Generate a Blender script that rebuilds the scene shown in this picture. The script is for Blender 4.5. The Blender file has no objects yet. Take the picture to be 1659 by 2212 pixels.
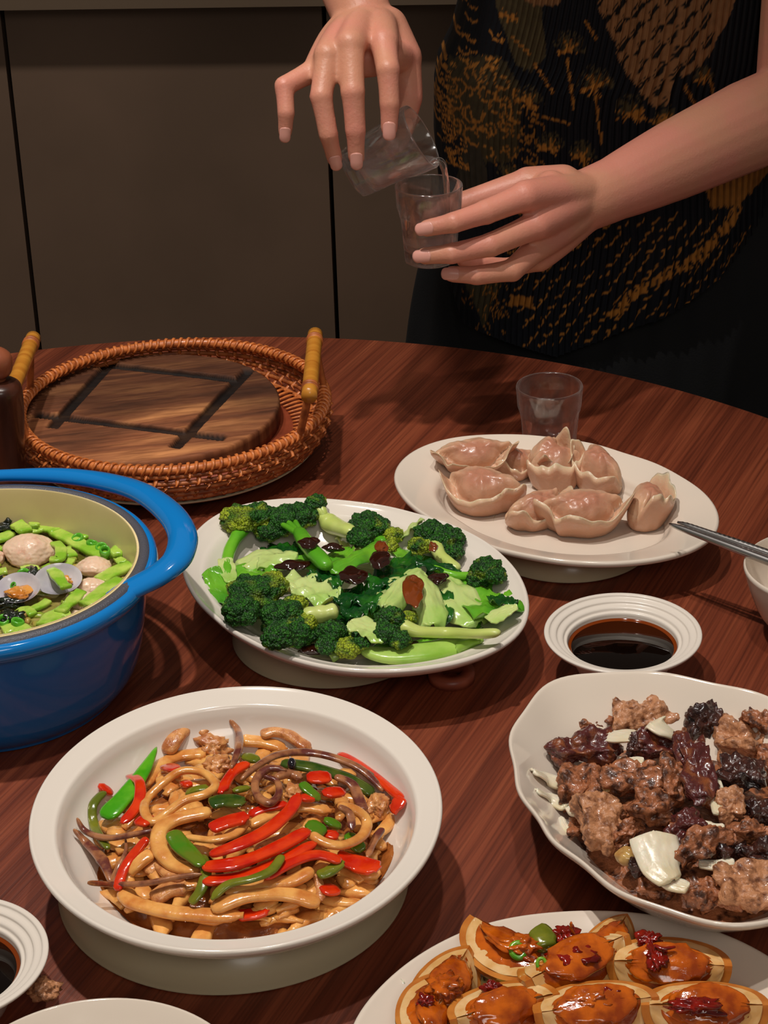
import bpy, bmesh, math, random
import numpy as np
from mathutils import Vector, Matrix, noise as mn
random.seed(7)
C = bpy.context.scene.collection
T = 0.75                      # height of the table top above the floor

# ------------------------------------------------------------------ camera
W, HH, FPX = 1659, 2212, 4600.0
PITCH, ROLL, CAMH = math.radians(27.6), math.radians(1.85), 0.80
_F = Vector((0, math.cos(PITCH), -math.sin(PITCH))); _R = Vector((1, 0, 0)); _D = -(_R.cross(_F))
CX = _R*math.cos(ROLL) + _D*math.sin(ROLL)
CY = -_R*math.sin(ROLL) + _D*math.cos(ROLL)
EYE = Vector((0, 0, T+CAMH))
cam_data = bpy.data.cameras.new('camera'); cam = bpy.data.objects.new('camera', cam_data); C.objects.link(cam)
cam_data.sensor_fit = 'VERTICAL'; cam_data.sensor_height = 24; cam_data.lens = 24*FPX/HH
cam_data.clip_start = .05; cam_data.clip_end = 30
cam.matrix_world = Matrix(((CX.x, -CY.x, -_F.x, EYE.x), (CX.y, -CY.y, -_F.y, EYE.y), (CX.z, -CY.z, -_F.z, EYE.z), (0, 0, 0, 1)))
bpy.context.scene.camera = cam

# ------------------------------------------------------------------ world, lights, exposure
sc = bpy.context.scene
sc.view_settings.view_transform = 'Standard'; sc.view_settings.look = 'None'
sc.view_settings.gamma = 1; sc.view_settings.use_curve_mapping = False
sc.view_settings.exposure = 0.0
w = bpy.data.worlds.new('room_air'); sc.world = w; w.use_nodes = True
w.node_tree.nodes['Background'].inputs[0].default_value = (1.0, .87, .74, 1)
w.node_tree.nodes['Background'].inputs[1].default_value = 0.11
def spot(name, loc, target, power, size, col=(1, .84, .66), cone=75, blend=.6):
    l = bpy.data.lights.new(name, 'SPOT'); l.energy = power; l.color = col; l.shadow_soft_size = size
    l.spot_size = math.radians(cone); l.spot_blend = blend
    o = bpy.data.objects.new(name, l); C.objects.link(o); o.location = loc
    o.rotation_euler = (Vector(target)-Vector(loc)).to_track_quat('-Z', 'Y').to_euler()
    return o
WARM = (1, .935, .865)
spot('ceiling_downlight', (-.34, 1.22, 2.62), (-.06, 1.26, T), 80, .026, WARM, cone=54, blend=.9)
spot('ceiling_downlight', (.05, 1.02, 2.62), (-.02, 1.15, T), 30, .026, WARM, cone=54, blend=.9)
def soft(name, loc, target, power, size, col):
    l = bpy.data.lights.new(name, 'AREA'); l.shape = 'DISK'; l.size = size; l.energy = power; l.color = col
    o = bpy.data.objects.new(name, l); C.objects.link(o); o.location = loc
    o.rotation_euler = (Vector(target)-Vector(loc)).to_track_quat('-Z', 'Y').to_euler(); return o
soft('room_ceiling_lamp', (.3, -1.1, 2.55), (0, 1.4, T), 10, .9, WARM)
spot('ceiling_downlight', (-.55, 1.85, 2.66), (-.40, 2.75, .55), 70, .06, WARM, cone=82, blend=1)

def at(px, py, h):
    d = _F*FPX + CX*(px-829.5) + CY*(py-1106)
    return EYE + d*((T+h-EYE.z)/d.z)
def atd(px, py, Y):
    d = _F*FPX + CX*(px-829.5) + CY*(py-1106)
    return EYE + d*((Y-EYE.y)/d.y)
def pxm(p):                    # metres per photo pixel at a point
    return (Vector(p)-EYE).dot(_F)/FPX
def on(px, py, H, lift=0):     # point on a height field H(x, y) above the table
    h = .05
    for _ in range(14):
        p = at(px, py, h); h += (H(p.x, p.y)+lift-h)*.7
    return at(px, py, h)

# ------------------------------------------------------------------ materials
def lin(c):
    return tuple(((v/255)/12.92 if v/255 <= .04045 else ((v/255+.055)/1.055)**2.4) for v in c)
MATS = {}
def mat(name, col, rough=.5, col2=None, scale=60, bump=0, bscale=200, sss=0, sssr=(.01, .004, .002), trans=0, ior=1.45,
        metal=0, coat=0, spec=.5, attr=None, stretch=(1, 1, 1), lo=.4, hi=.6, rot=0, detail=5, col3=None):
    if name in MATS: return MATS[name]
    m = bpy.data.materials.new(name); m.use_nodes = True; MATS[name] = m
    nt = m.node_tree; N = nt.nodes; L = nt.links; b = N['Principled BSDF']
    b.inputs['Base Color'].default_value = (*col, 1); b.inputs['Roughness'].default_value = rough
    b.inputs['Metallic'].default_value = metal; b.inputs['IOR'].default_value = ior
    b.inputs['Transmission Weight'].default_value = trans; b.inputs['Coat Weight'].default_value = coat
    b.inputs['Coat Roughness'].default_value = .08
    b.inputs['Specular IOR Level'].default_value = spec
    if sss:
        b.inputs['Subsurface Weight'].default_value = sss; b.inputs['Subsurface Radius'].default_value = (1, .4, .25)
        b.inputs['Subsurface Scale'].default_value = sssr[0]
    tc = N.new('ShaderNodeTexCoord'); mp = N.new('ShaderNodeMapping'); mp.inputs['Scale'].default_value = stretch
    mp.inputs['Rotation'].default_value = (0, 0, rot)
    L.new(tc.outputs['Object'], mp.inputs[0])
    if col2 is not None:
        n = N.new('ShaderNodeTexNoise'); n.inputs['Scale'].default_value = scale; n.inputs['Detail'].default_value = detail
        L.new(mp.outputs[0], n.inputs['Vector'])
        r = N.new('ShaderNodeValToRGB'); r.color_ramp.elements[0].position = lo; r.color_ramp.elements[1].position = hi
        r.color_ramp.elements[0].color = (*col, 1); r.color_ramp.elements[1].color = (*col2, 1)
        if col3 is not None:
            e = r.color_ramp.elements.new(min(.98, hi+(hi-lo)*.8)); e.color = (*col3, 1)
        L.new(n.outputs['Fac'], r.inputs[0]); L.new(r.outputs[0], b.inputs['Base Color'])
    if attr:
        a = N.new('ShaderNodeVertexColor'); a.layer_name = attr; L.new(a.outputs[0], b.inputs['Base Color'])
    if bump:
        n2 = N.new('ShaderNodeTexNoise'); n2.inputs['Scale'].default_value = bscale; n2.inputs['Detail'].default_value = 4
        L.new(mp.outputs[0], n2.inputs['Vector'])
        bp = N.new('ShaderNodeBump'); bp.inputs['Strength'].default_value = min(1, bump); bp.inputs['Distance'].default_value = .001
        L.new(n2.outputs['Fac'], bp.inputs['Height']); L.new(bp.outputs[0], b.inputs['Normal'])
    return m
WHITE = mat('glazed_white', lin((232, 222, 210)), .12, coat=.3)
WARMW = mat('glazed_warm_white', lin((226, 212, 196)), .14, coat=.3)
MATTW = mat('satin_white', lin((228, 218, 206)), .28, coat=.1)
CREAM = mat('glazed_cream', lin((196, 184, 150)), .25, coat=.1)
def clear(name, ior, mixf):
    m = bpy.data.materials.new(name); m.use_nodes = True; nt = m.node_tree; N = nt.nodes; L = nt.links; N.remove(N['Principled BSDF'])
    g = N.new('ShaderNodeBsdfGlass'); g.inputs['IOR'].default_value = ior; g.inputs['Roughness'].default_value = 0
    t = N.new('ShaderNodeBsdfTransparent'); t.inputs[0].default_value = (1, 1, 1, 1)
    lw = N.new('ShaderNodeLayerWeight'); lw.inputs[0].default_value = .35
    r = N.new('ShaderNodeMapRange'); r.inputs['To Min'].default_value = mixf[0]; r.inputs['To Max'].default_value = mixf[1]
    L.new(lw.outputs['Facing'], r.inputs['Value']); mx = N.new('ShaderNodeMixShader'); L.new(r.outputs[0], mx.inputs[0])
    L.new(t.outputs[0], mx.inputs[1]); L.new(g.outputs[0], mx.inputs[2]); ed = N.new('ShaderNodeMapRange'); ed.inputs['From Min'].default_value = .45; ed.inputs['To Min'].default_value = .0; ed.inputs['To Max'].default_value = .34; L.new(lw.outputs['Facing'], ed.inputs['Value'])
    df = N.new('ShaderNodeBsdfDiffuse'); df.inputs[0].default_value = (1, .97, .94, 1); tl_ = N.new('ShaderNodeBsdfTranslucent'); tl_.inputs[0].default_value = (1, .97, .94, 1)  # whitish layer at grazing edges stands in for bright edge reflections
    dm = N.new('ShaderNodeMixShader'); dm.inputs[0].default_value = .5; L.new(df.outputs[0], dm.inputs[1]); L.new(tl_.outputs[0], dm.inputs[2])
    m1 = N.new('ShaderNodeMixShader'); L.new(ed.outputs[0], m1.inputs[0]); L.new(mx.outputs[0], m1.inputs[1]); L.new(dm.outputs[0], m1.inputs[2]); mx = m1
    gl = N.new('ShaderNodeBsdfGlossy'); gl.inputs['Roughness'].default_value = .10
    m2 = N.new('ShaderNodeMixShader'); m2.inputs[0].default_value = .07; L.new(mx.outputs[0], m2.inputs[1]); L.new(gl.outputs[0], m2.inputs[2])
    L.new(m2.outputs[0], N['Material Output'].inputs[0]); return m
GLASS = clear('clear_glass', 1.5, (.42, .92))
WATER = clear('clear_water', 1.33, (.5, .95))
SKIN = mat('skin', lin((208, 146, 118)), .42, col2=lin((214, 140, 120)), scale=18, bump=.25, bscale=500, sss=.18, sssr=(.006,))
NAIL = mat('nail', lin((226, 160, 146)), .25, sss=.1, sssr=(.003,))

# ------------------------------------------------------------------ mesh helpers
def link(name, V, F, m, parent=None, smooth=True, loc=None, attr=None):
    me = bpy.data.meshes.new(name)
    if loc is None:
        loc = Vector((0, 0, 0))
        if parent is None and len(V):
            A = np.array([tuple(v) for v in V]); lo, hi = A.min(0), A.max(0)
            loc = Vector(((lo[0]+hi[0])/2, (lo[1]+hi[1])/2, lo[2]))
        elif parent is not None: loc = Vector(parent.location)
    off = np.array(loc)
    A = np.array([tuple(v) for v in V]) - off
    me.from_pydata(A.tolist(), [], [tuple(f) for f in F])
    if smooth: me.polygons.foreach_set('use_smooth', [True]*len(me.polygons))
    if attr is not None:
        ca = me.color_attributes.new('tint', 'FLOAT_COLOR', 'POINT')
        a = np.ones((len(V), 4), dtype=np.float32); a[:, :3] = attr; ca.data.foreach_set('color', a.ravel())
    me.validate(); me.update()
    if m is not None: me.materials.append(m)
    o = bpy.data.objects.new(name, me); C.objects.link(o)
    if parent is None: o.location = loc
    else: o.parent = parent
    return o
def tag(o, label, cat, group=None, kind=None):
    if label: o['label'] = label
    if cat: o['category'] = cat
    if group: o['group'] = group
    if kind: o['kind'] = kind
    return o
def thing(name, loc, label, cat, group=None):
    o = bpy.data.objects.new(name, None); C.objects.link(o); o.location = loc; o.empty_display_size = .02
    return tag(o, label, cat, group)
class MB:                      # collects closed shapes into one mesh
    def __init__(s): s.V = []; s.F = []
    def add(s, V, F):
        k = len(s.V); s.V += [tuple(v) for v in V]; s.F += [tuple(i+k for i in f) for f in F]; return s
    def link(s, name, m, parent=None, **k): return link(name, s.V, s.F, m, parent, **k)
def box(c, d, rz=0):
    x, y, z = d[0]/2, d[1]/2, d[2]/2; R = Matrix.Rotation(rz, 3, 'Z')
    V = [Vector(c)+R@Vector((i, j, k)) for i in (-x, x) for j in (-y, y) for k in (-z, z)]
    return V, [(0, 1, 3, 2), (4, 6, 7, 5), (0, 4, 5, 1), (2, 3, 7, 6), (0, 2, 6, 4), (1, 5, 7, 3)]
def lathe(prof, c, seg=96, R=None, caps=True):
    """prof: (radius, z) rings; with R(angle) given, radius is a factor of R."""
    V = []; n = len(prof); c = Vector(c)
    for r, z in prof:
        for i in range(seg):
            a = 2*math.pi*i/seg; rr = r*R(a) if R else r
            V.append(c+Vector((rr*math.cos(a), rr*math.sin(a), z)))
    F = [(j*seg+i, j*seg+(i+1) % seg, (j+1)*seg+(i+1) % seg, (j+1)*seg+i) for j in range(n-1) for i in range(seg)]
    if caps:
        F.append(tuple(reversed(range(seg)))); F.append(tuple(range((n-1)*seg, n*seg)))
    return V, F
def smooth_prof(P, n=6):
    return [tuple(q) for q in catmull([Vector((a, b, 0)) for a, b in P], n, xy=True)]
def catmull(P, n=6, closed=False, xy=False):
    P = [Vector(p) for p in P]; out = []
    if len(P) < 3 and not closed:
        out = [P[0].lerp(P[-1], i/(n)) for i in range(n+1)]
        return [(q.x, q.y) for q in out] if xy else out
    m = len(P); rng = range(m if closed else m-1)
    for i in rng:
        if closed: a, b, c, d = P[(i-1) % m], P[i], P[(i+1) % m], P[(i+2) % m]
        else: a, b, c, d = P[max(i-1, 0)], P[i], P[i+1], P[min(i+2, m-1)]
        for k in range(n):
            t = k/n
            out.append(.5*((2*b)+(c-a)*t+(2*a-5*b+4*c-d)*t*t+(3*b-a-3*c+d)*t**3))
    if not closed: out.append(P[-1].copy())
    return [(q.x, q.y) for q in out] if xy else out
def tube(P, rw, rh=None, seg=12, closed=False, n=6, up=(0, 0, 1), twist=0, power=2, taper=None, rounded=True, wob=0, seed=0, smooth=True):
    """swept tube; rw/rh half width and half height (numbers or lists per control point)."""
    k0 = len(P)
    Q = catmull(P, n, closed) if smooth else [Vector(p) for p in P]
    m = len(Q)
    def val(r, u):
        if isinstance(r, (int, float)): return r
        x = u*(len(r)-1); i = min(int(x), len(r)-2) if len(r) > 1 else 0; f = x-i
        return r[i]*(1-f)+r[min(i+1, len(r)-1)]*f
    if rh is None: rh = rw
    V = []; F = []; up = Vector(up)
    for i, q in enumerate(Q):
        a, b = (Q[(i-1) % m], Q[(i+1) % m]) if closed else (Q[max(i-1, 0)], Q[min(i+1, m-1)])
        t = (b-a).normalized() if (b-a).length > 1e-9 else Vector((1, 0, 0))
        s = t.cross(up)
        if s.length < 1e-3: s = t.cross(Vector((0, 1, 0)))
        s.normalize(); nn = s.cross(t).normalized()
        u = i/(m if closed else m-1)
        w_, h_ = val(rw, u), val(rh, u)
        if rounded and not closed:
            e = min(u, 1-u)*(m-1)
            k = (.45, .8, .96)[int(e)] if e < 3 else 1
            if m < 7: k = .55 if e < 1 else 1
            w_ *= k; h_ *= k
        if wob: 
            w_ *= 1+wob*mn.noise(Vector((u*4+seed, seed*1.7, 0))); h_ *= 1+wob*mn.noise(Vector((u*5, seed, 3)))
        tw = twist*(u-.5)
        s2 = s*math.cos(tw)+nn*math.sin(tw); n2 = -s*math.sin(tw)+nn*math.cos(tw)
        for j in range(seg):
            th = 2*math.pi*j/seg; cs, sn = math.cos(th), math.sin(th); p = 2/power
            V.append(q+s2*(w_*math.copysign(abs(cs)**p, cs))+n2*(h_*math.copysign(abs(sn)**p, sn)))
    for i in range(m if closed else m-1):
        for j in range(seg):
            a = i*seg+j; b = i*seg+(j+1) % seg; c = ((i+1) % m)*seg+(j+1) % seg; d = ((i+1) % m)*seg+j
            F.append((a, b, c, d))
    if not closed:
        F.append(tuple(reversed(range(seg)))); F.append(tuple(range((m-1)*seg, m*seg)))
    return V, F
_ico = {}
def ico(sub):
    if sub not in _ico:
        bm = bmesh.new(); bmesh.ops.create_icosphere(bm, subdivisions=sub, radius=1)
        _ico[sub] = (np.array([v.co[:] for v in bm.verts]), [tuple(v.index for v in f.verts) for f in bm.faces]); bm.free()
    return _ico[sub]
def frame(c, ax=(1, 0, 0), up=(0, 0, 1)):
    ax = Vector(ax).normalized(); up = Vector(up); s = up.cross(ax)
    if s.length < 1e-4: s = Vector((0, 1, 0))
    s.normalize(); u = ax.cross(s)
    return Vector(c), ax, s, u
def blob(c, r, ax=(1, 0, 0), up=(0, 0, 1), amp=.15, fr=1.5, seed=0, sub=3, box_=0, amp2=0, fr2=6, real=None):
    A, F = ico(sub); c, X, Y, Z = frame(c, ax, up); V = []
    for v in A:
        p = Vector(v)
        if box_: 
            mx = max(abs(p.x), abs(p.y), abs(p.z)); p = p.lerp(p/mx*.85, box_)
        k = 1+amp*mn.noise(p*fr+Vector((seed*7.3, seed*3.1, seed)))
        if amp2: k += amp2*mn.noise(p*fr2+Vector((seed, seed*2.1, 5)))
        q = Vector((p.x*r[0], p.y*r[1], p.z*r[2]))*k
        if real:
            n_ = Vector((p.x/r[0], p.y/r[1], p.z/r[2])).normalized()
            for a_, f_ in real: q += n_*(a_*mn.noise(q*f_+Vector((seed*3.3, seed, 9))))
        V.append(c+X*q.x+Y*q.y+Z*q.z)
    return V, F
def sheet(P, widths, th=.0012, nw=12, ruf=0, frq=5, up=(0, 0, 1), curl=0, seed=0, n=8, tipround=True, edge=0, jag=0):
    """leaf-like sheet swept along P with rounded ends, ruffled edges and real thickness"""
    Q = catmull(P, n); m = len(Q); top = []; up = Vector(up); V = []; F = []
    nr = []
    for i, q in enumerate(Q):
        u = i/(m-1); t = (Q[min(i+1, m-1)]-Q[max(i-1, 0)]).normalized()
        s = t.cross(up); s = s.normalized() if s.length > 1e-3 else Vector((1, 0, 0)); nn = s.cross(t).normalized()
        x = u*(len(widths)-1); k = min(int(x), len(widths)-2); w_ = widths[k]*(1-(x-k))+widths[k+1]*(x-k)
        if tipround: w_ *= max(.12, 1-max(0, abs(u-.5)*2-.8)**2*18)
        for j in range(nw+1):
            v = j/nw*2-1; e = abs(v)**1.5
            wj = w_*(1+jag*mn.noise(Vector((u*frq*2+seed, v*2, seed))))
            z = ruf*e*math.sin(u*frq*6.28+seed+v*2)+ruf*.9*mn.noise(Vector((u*frq*1.3+seed*3, v*2.5, seed)))+curl*v*v + (.0005+ruf*.35)*mn.noise(Vector((u*frq*3.5, v*8, seed)))+.0004*math.cos(v*19+mn.noise(Vector((u*3, v, seed)))*4)*(1-e)
            p = q+s*(v*wj)+nn*z; top.append(p); nr.append(nn)
    k = len(top); V = top+[p-nn*(th) for p, nn in zip(top, nr)]; W1 = nw+1
    for i in range(m-1):
        for j in range(nw):
            a = i*W1+j; F.append((a, a+1, a+1+W1, a+W1)); F.append((k+a+W1, k+a+1+W1, k+a+1, k+a))
    for i in range(m-1):
        a = i*W1; F.append((a+W1, k+a+W1, k+a, a)); b = a+nw; F.append((b, k+b, k+b+W1, b+W1))
    for j in range(nw):
        F.append((j, k+j, k+j+1, j+1)); b = (m-1)*W1+j; F.append((b+1, k+b+1, k+b, b))
    return V, F
def outline(pts, h, c=None, smooth=2):
    """polar outline R(angle) about c of a rim whose visible edge points are given"""
    W_ = [at(x, y, h) for x, y in pts]
    A = np.array([(p.x, p.y) for p in W_])
    if c is None:
        c = (A.max(0)+A.min(0))/2
    c = np.array(c[:2]); d = A-c; ang = np.arctan2(d[:, 1], d[:, 0]) % (2*math.pi); r = np.hypot(d[:, 0], d[:, 1])
    o = np.argsort(ang); ang = ang[o]; r = r[o]
    tt = np.linspace(0, 2*math.pi, 361)[:-1]
    rr = np.interp(tt, np.r_[ang[-1]-2*math.pi, ang, ang[0]+2*math.pi], np.r_[r[-1], r, r[0]])
    for _ in range(smooth):
        k = np.ones(13)/13; rr = np.convolve(np.r_[rr[-6:], rr, rr[:6]], k, 'valid')
    def R(a):
        x = (a % (2*math.pi))/(2*math.pi)*360; i = int(x) % 360; f = x-int(x); return float(rr[i]*(1-f)+rr[(i+1) % 360]*f)
    return Vector((float(c[0]), float(c[1]), T)), R
def ellipse_R(a, b, phi):
    return lambda t: a*b/math.sqrt((b*math.cos(t-phi))**2+(a*math.sin(t-phi))**2)
# ------------------------------------------------------------------ setting
FLOORM = mat('dark_floor', lin((60, 46, 36)), .5, col2=lin((48, 36, 28)), scale=6)
WALLM = mat('taupe_wall', lin((120, 104, 88)), .8)
o = link('floor', *box((0, 1.6, -.02), (4.4, 4.6, .04)), FLOORM, smooth=False); o['kind'] = 'structure'
o = link('wall_back', *box((0, 3.75, 1.4), (4.4, .1, 2.8)), WALLM, smooth=False); o['kind'] = 'structure'
# walnut round table
def wood_mat(name, cols, ang, sx=1.2, sy=26, rough=.38, bump=.5, fine=5.0):
    m = bpy.data.materials.new(name); m.use_nodes = True; nt = m.node_tree; N = nt.nodes; L = nt.links; b = N['Principled BSDF']
    tc = N.new('ShaderNodeTexCoord'); r0 = N.new('ShaderNodeMapping'); r0.inputs['Rotation'].default_value = (0, 0, -ang)
    L.new(tc.outputs['Object'], r0.inputs[0])
    m1 = N.new('ShaderNodeMapping'); m1.inputs['Scale'].default_value = (sx, sy, 1); L.new(r0.outputs[0], m1.inputs[0])
    m2 = N.new('ShaderNodeMapping'); m2.inputs['Scale'].default_value = (sx*3.5, sy*fine, 1); L.new(r0.outputs[0], m2.inputs[0])
    n1 = N.new('ShaderNodeTexNoise'); n1.inputs['Scale'].default_value = 1.6; n1.inputs['Detail'].default_value = 6; n1.inputs['Distortion'].default_value = .6
    n2 = N.new('ShaderNodeTexNoise'); n2.inputs['Scale'].default_value = 2.5; n2.inputs['Detail'].default_value = 6
    L.new(m1.outputs[0], n1.inputs[0]); L.new(m2.outputs[0], n2.inputs[0])
    r = N.new('ShaderNodeValToRGB'); e = r.color_ramp.elements; e[0].position = .25; e[1].position = .75
    e[0].color = (*cols[0], 1); e[1].color = (*cols[2], 1); x = e.new(.5); x.color = (*cols[1], 1)
    L.new(n1.outputs[0], r.inputs[0])
    r2 = N.new('ShaderNodeValToRGB'); r2.color_ramp.elements[0].position = .36; r2.color_ramp.elements[1].position = .56
    r2.color_ramp.elements[0].color = (.55, .50, .48, 1); r2.color_ramp.elements[1].color = (1, 1, 1, 1); L.new(n2.outputs[0], r2.inputs[0])
    mx = N.new('ShaderNodeMix'); mx.data_type = 'RGBA'; mx.blend_type = 'MULTIPLY'; mx.inputs[0].default_value = .8
    L.new(r.outputs[0], mx.inputs[6]); L.new(r2.outputs[0], mx.inputs[7]); L.new(mx.outputs[2], b.inputs['Base Color'])
    b.inputs['Roughness'].default_value = rough
    bp = N.new('ShaderNodeBump'); bp.inputs['Strength'].default_value = bump; bp.inputs['Distance'].default_value = .0008
    L.new(n2.outputs[0], bp.inputs['Height']); L.new(bp.outputs[0], b.inputs['Normal'])
    return m
WALNUT = wood_mat('walnut_veneer', [lin((90, 38, 21)), lin((122, 57, 34)), lin((154, 80, 50))], math.radians(65), sx=1.0, sy=40, rough=.45, fine=5)
tb = thing('dining_table', (-.173, 1.211, 0), 'round dark walnut dining table with visible diagonal grain', 'table')
V, F = lathe([(.690, T-.026), (.6975, T-.023), (.7005, T-.016), (.7013, T-.006), (.6990, T-.0015), (.6955, T)], (-.173, 1.211, 0), 220)
link('tabletop', V, F, WALNUT, tb)
V, F = lathe(smooth_prof([(.26, 0), (.26, .02), (.08, .05), (.055, .2), (.055, .6), (.16, T-.05), (.2, T-.026)]), (-.173, 1.211, 0), 48)
link('pedestal', V, F, WALNUT, tb)
# sideboard behind the person
DOORM = mat('taupe_door', lin((122, 98, 80)), .55, col2=lin((112, 90, 73)), scale=3)
TOPM = mat('pale_counter', lin((112, 94, 76)), .5)
DARK = mat('shadow_gap', lin((12, 10, 9)), .9)
YAW = -math.radians(4.3); SY = 2.85
sb = thing('sideboard', (0, SY, 0), 'taupe flat-front sideboard behind the person, with thin dark door gaps', 'sideboard')
def sbp(x, y, z): return Matrix.Rotation(YAW, 3, 'Z')@Vector((x, y, z))+Vector((0, SY, 0))
def gapx(px, py): p = atd(px, py, SY); return p.x/math.cos(YAW)
g1 = gapx(36, 400); g2 = gapx(714.5, 388); dw = g2-g1
topz = atd(850, 14, SY).z+.020
link('body', *box(sbp(0, .23, topz/2-.02), (3.2, .40, topz-.06), YAW), DARK, sb, smooth=False)
for k in (-2, -1, 0, 1, 2):
    a = g1+k*dw+.003; b = g1+(k+1)*dw-.003
    V, F = box(sbp((a+b)/2, .012, (topz+.019)/2), (b-a, .022, topz-.035), YAW)
    link('door', V, F, DOORM, sb, smooth=False)
link('countertop', *box(sbp(0, .2, topz+.012), (3.3, .50, .034), YAW), TOPM, sb, smooth=False)

# ------------------------------------------------------------------ rattan tray, board, cream plate, pepper mill
tc_, tR = outline([(38, 868), (708, 872), (373, 728), (373, 1017)], .048)
tr0 = .5*(at(708, 872, .048)-at(38, 868, .048)).length
cpl = link('round_plate', *lathe(smooth_prof([(.08, 0), (.092, .001), (.112, .006), (.1225, .0112), (.1225, .0130), (.115, .0118), (.09, .011), (.0, .011)]), tc_+Vector((0, -.003, 0)), 96), CREAM)
tag(cpl, 'cream round plate underneath the rattan tray', 'plate')
RAT = mat('rattan', lin((214, 124, 62)), .42, col2=lin((160, 82, 38)), scale=220, lo=.4, hi=.7, coat=.2)
RATD = mat('rattan_dark', lin((190, 108, 54)), .5, col2=lin((140, 72, 34)), scale=90)
RATF = mat('tray_base', lin((150, 70, 42)), .5, col2=lin((122, 54, 32)), scale=40)
BAMB = mat('bamboo', lin((206, 140, 50)), .32, col2=lin((178, 108, 32)), scale=60, stretch=(.3, 3, 1), coat=.3, lo=.35, hi=.7)
tray = thing('rattan_tray', tc_+Vector((0, 0, .0115)), 'round woven rattan tray with two bamboo bar handles', 'tray')
zb = T+.0125
r0, r1 = tr0-.010, tr0-.003
link('base', *lathe([(r0-.004, zb-T), (r0-.001, zb-T+.001), (r0-.002, zb-T+.004), (0, zb-T+.0042)], tc_, 96), RATF, tray)
def wallpt(a, s, off=0):       # s 0..1 up the wall
    r = r0+(r1-r0)*math.sin(s*math.pi/2*.95)+.004*math.sin(s*math.pi)+off
    return tc_+Vector((r*math.cos(a), r*math.sin(a), .0145+s*.029))
NR = 5
for k in range(NR):
    s = (k+.3)/NR
    P = [wallpt(2*math.pi*i/144, s, 0) for i in range(144)]
    V, F = tube(P, .0020, .0020, 6, closed=True, n=1, smooth=False); link('cane_strand', V, F, RATD, tray)
NS = 96
def stake(ph):
    V = []; F = []; mb = MB()
    for sub in (0,):
        a0 = 0
        P = [tc_+Vector(((r0-.022)*math.cos(a0-.02), (r0-.022)*math.sin(a0-.02), .0185)), tc_+Vector(((r0-.006)*math.cos(a0-.01), (r0-.006)*math.sin(a0-.01), .0195))]
        for k in range(NR+1):
            s = (k+.3)/NR; sg = 1 if (k+ph) % 2 == 0 else -1
            P.append(wallpt(a0+.009*k, min(s, 1), .0029*sg))
        mb.add(*tube(P, .0019, .0009, 6, n=3))
    return mb
stmesh = []
for ph in (0, 1):
    q = stake(ph).link('rattan_stake', RAT, tray); stmesh.append(q)
for i in range(2, NS):
    q = stmesh[i % 2].copy(); C.objects.link(q); q.parent = tray
    q.rotation_euler = (0, 0, 2*math.pi*(i//2*2)/NS)
    if i % 2: q.rotation_euler = (0, 0, 2*math.pi*i/NS)
stmesh[1].rotation_euler = (0, 0, 2*math.pi/NS)
# bring the shared meshes to turn about the tray axis: tray.location is on the axis, so local rotation works
P = [wallpt(2*math.pi*i/200, 1.05) for i in range(200)]
link('rim_core', *tube(P, .0042, .0036, 8, closed=True, n=1, smooth=False), RAT, tray)
P = []
NT = 120
for i in range(NT*10):
    a = 2*math.pi*i/(NT*10); w_ = 2*math.pi*i/10
    c0 = wallpt(a, 1.05); rad = Vector((math.cos(a), math.sin(a), 0))
    P.append(c0+rad*(.0048*math.cos(w_))+Vector((0, 0, .0043*math.sin(w_))))
link('rim_binding', *tube(P, .0017, .0010, 5, closed=True, n=1, smooth=False), RAT, tray)
# inner second rim strand
def handle(pa, pb, la):
    hp = bpy.data.objects.new('handle', None); C.objects.link(hp); hp.parent = tray
    d = (pb-pa).normalized()
    V, F = tube([pa, pa.lerp(pb, .5), pb], .0066, .0066, 18, n=8, rounded=False); q = link('bar', V, F, BAMB, None, loc=tray.location); q.location = (0, 0, 0); q.parent = hp
    mb = MB()
    for t in (.1, .13, .87, .9):
        c0 = pa.lerp(pb, t); mb.add(*tube([c0-d*.0012, c0+d*.0012], .0074, .0074, 18, n=2, rounded=False))
    q = mb.link('binding', RATD, None, loc=tray.location); q.location = (0, 0, 0); q.parent = hp; q['kind'] = 'stuff'
    for t in (.115, .885):
        mb = MB(); c0 = pa.lerp(pb, t); dv = (c0-tc_); a = math.atan2(dv.y, dv.x)
        e = wallpt(a, .95); mb.add(*tube([c0, c0.lerp(e, .5)+Vector((0, 0, 0)), e, wallpt(a, .3, .001)], .0042, .003, 8))
        q = mb.link('wrapped_post', RATD, None, loc=tray.location); q.location = (0, 0, 0); q.parent = hp
handle(at(681, 722, .089), at(668, 856, .089), 1)
handle(at(72, 730, .089), at(18, 862, .089), 0)

# wooden serving board with carved noughts-and-crosses grooves
bc = at(326, 875, .036); bc.z = T
br = .5*(at(602, 880, .036)-at(50, 880, .036)).length
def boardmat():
    m = wood_mat('tinted_board', [lin((66, 40, 28)), lin((138, 84, 54)), lin((226, 158, 100))], math.radians(12), sx=3, sy=22, rough=.72, bump=.9, fine=4)
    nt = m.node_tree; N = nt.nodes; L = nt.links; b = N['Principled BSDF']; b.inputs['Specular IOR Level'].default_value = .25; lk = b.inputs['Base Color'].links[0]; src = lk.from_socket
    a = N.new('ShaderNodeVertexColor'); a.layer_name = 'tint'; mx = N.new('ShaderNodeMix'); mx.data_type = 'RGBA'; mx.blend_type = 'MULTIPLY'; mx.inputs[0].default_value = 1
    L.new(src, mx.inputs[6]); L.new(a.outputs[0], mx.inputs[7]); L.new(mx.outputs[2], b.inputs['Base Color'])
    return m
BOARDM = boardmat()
GR = [((252, 768), (110, 925)), ((540, 795), (375, 968)), ((205, 785), (530, 822)), ((70, 893), (490, 946))]
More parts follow.
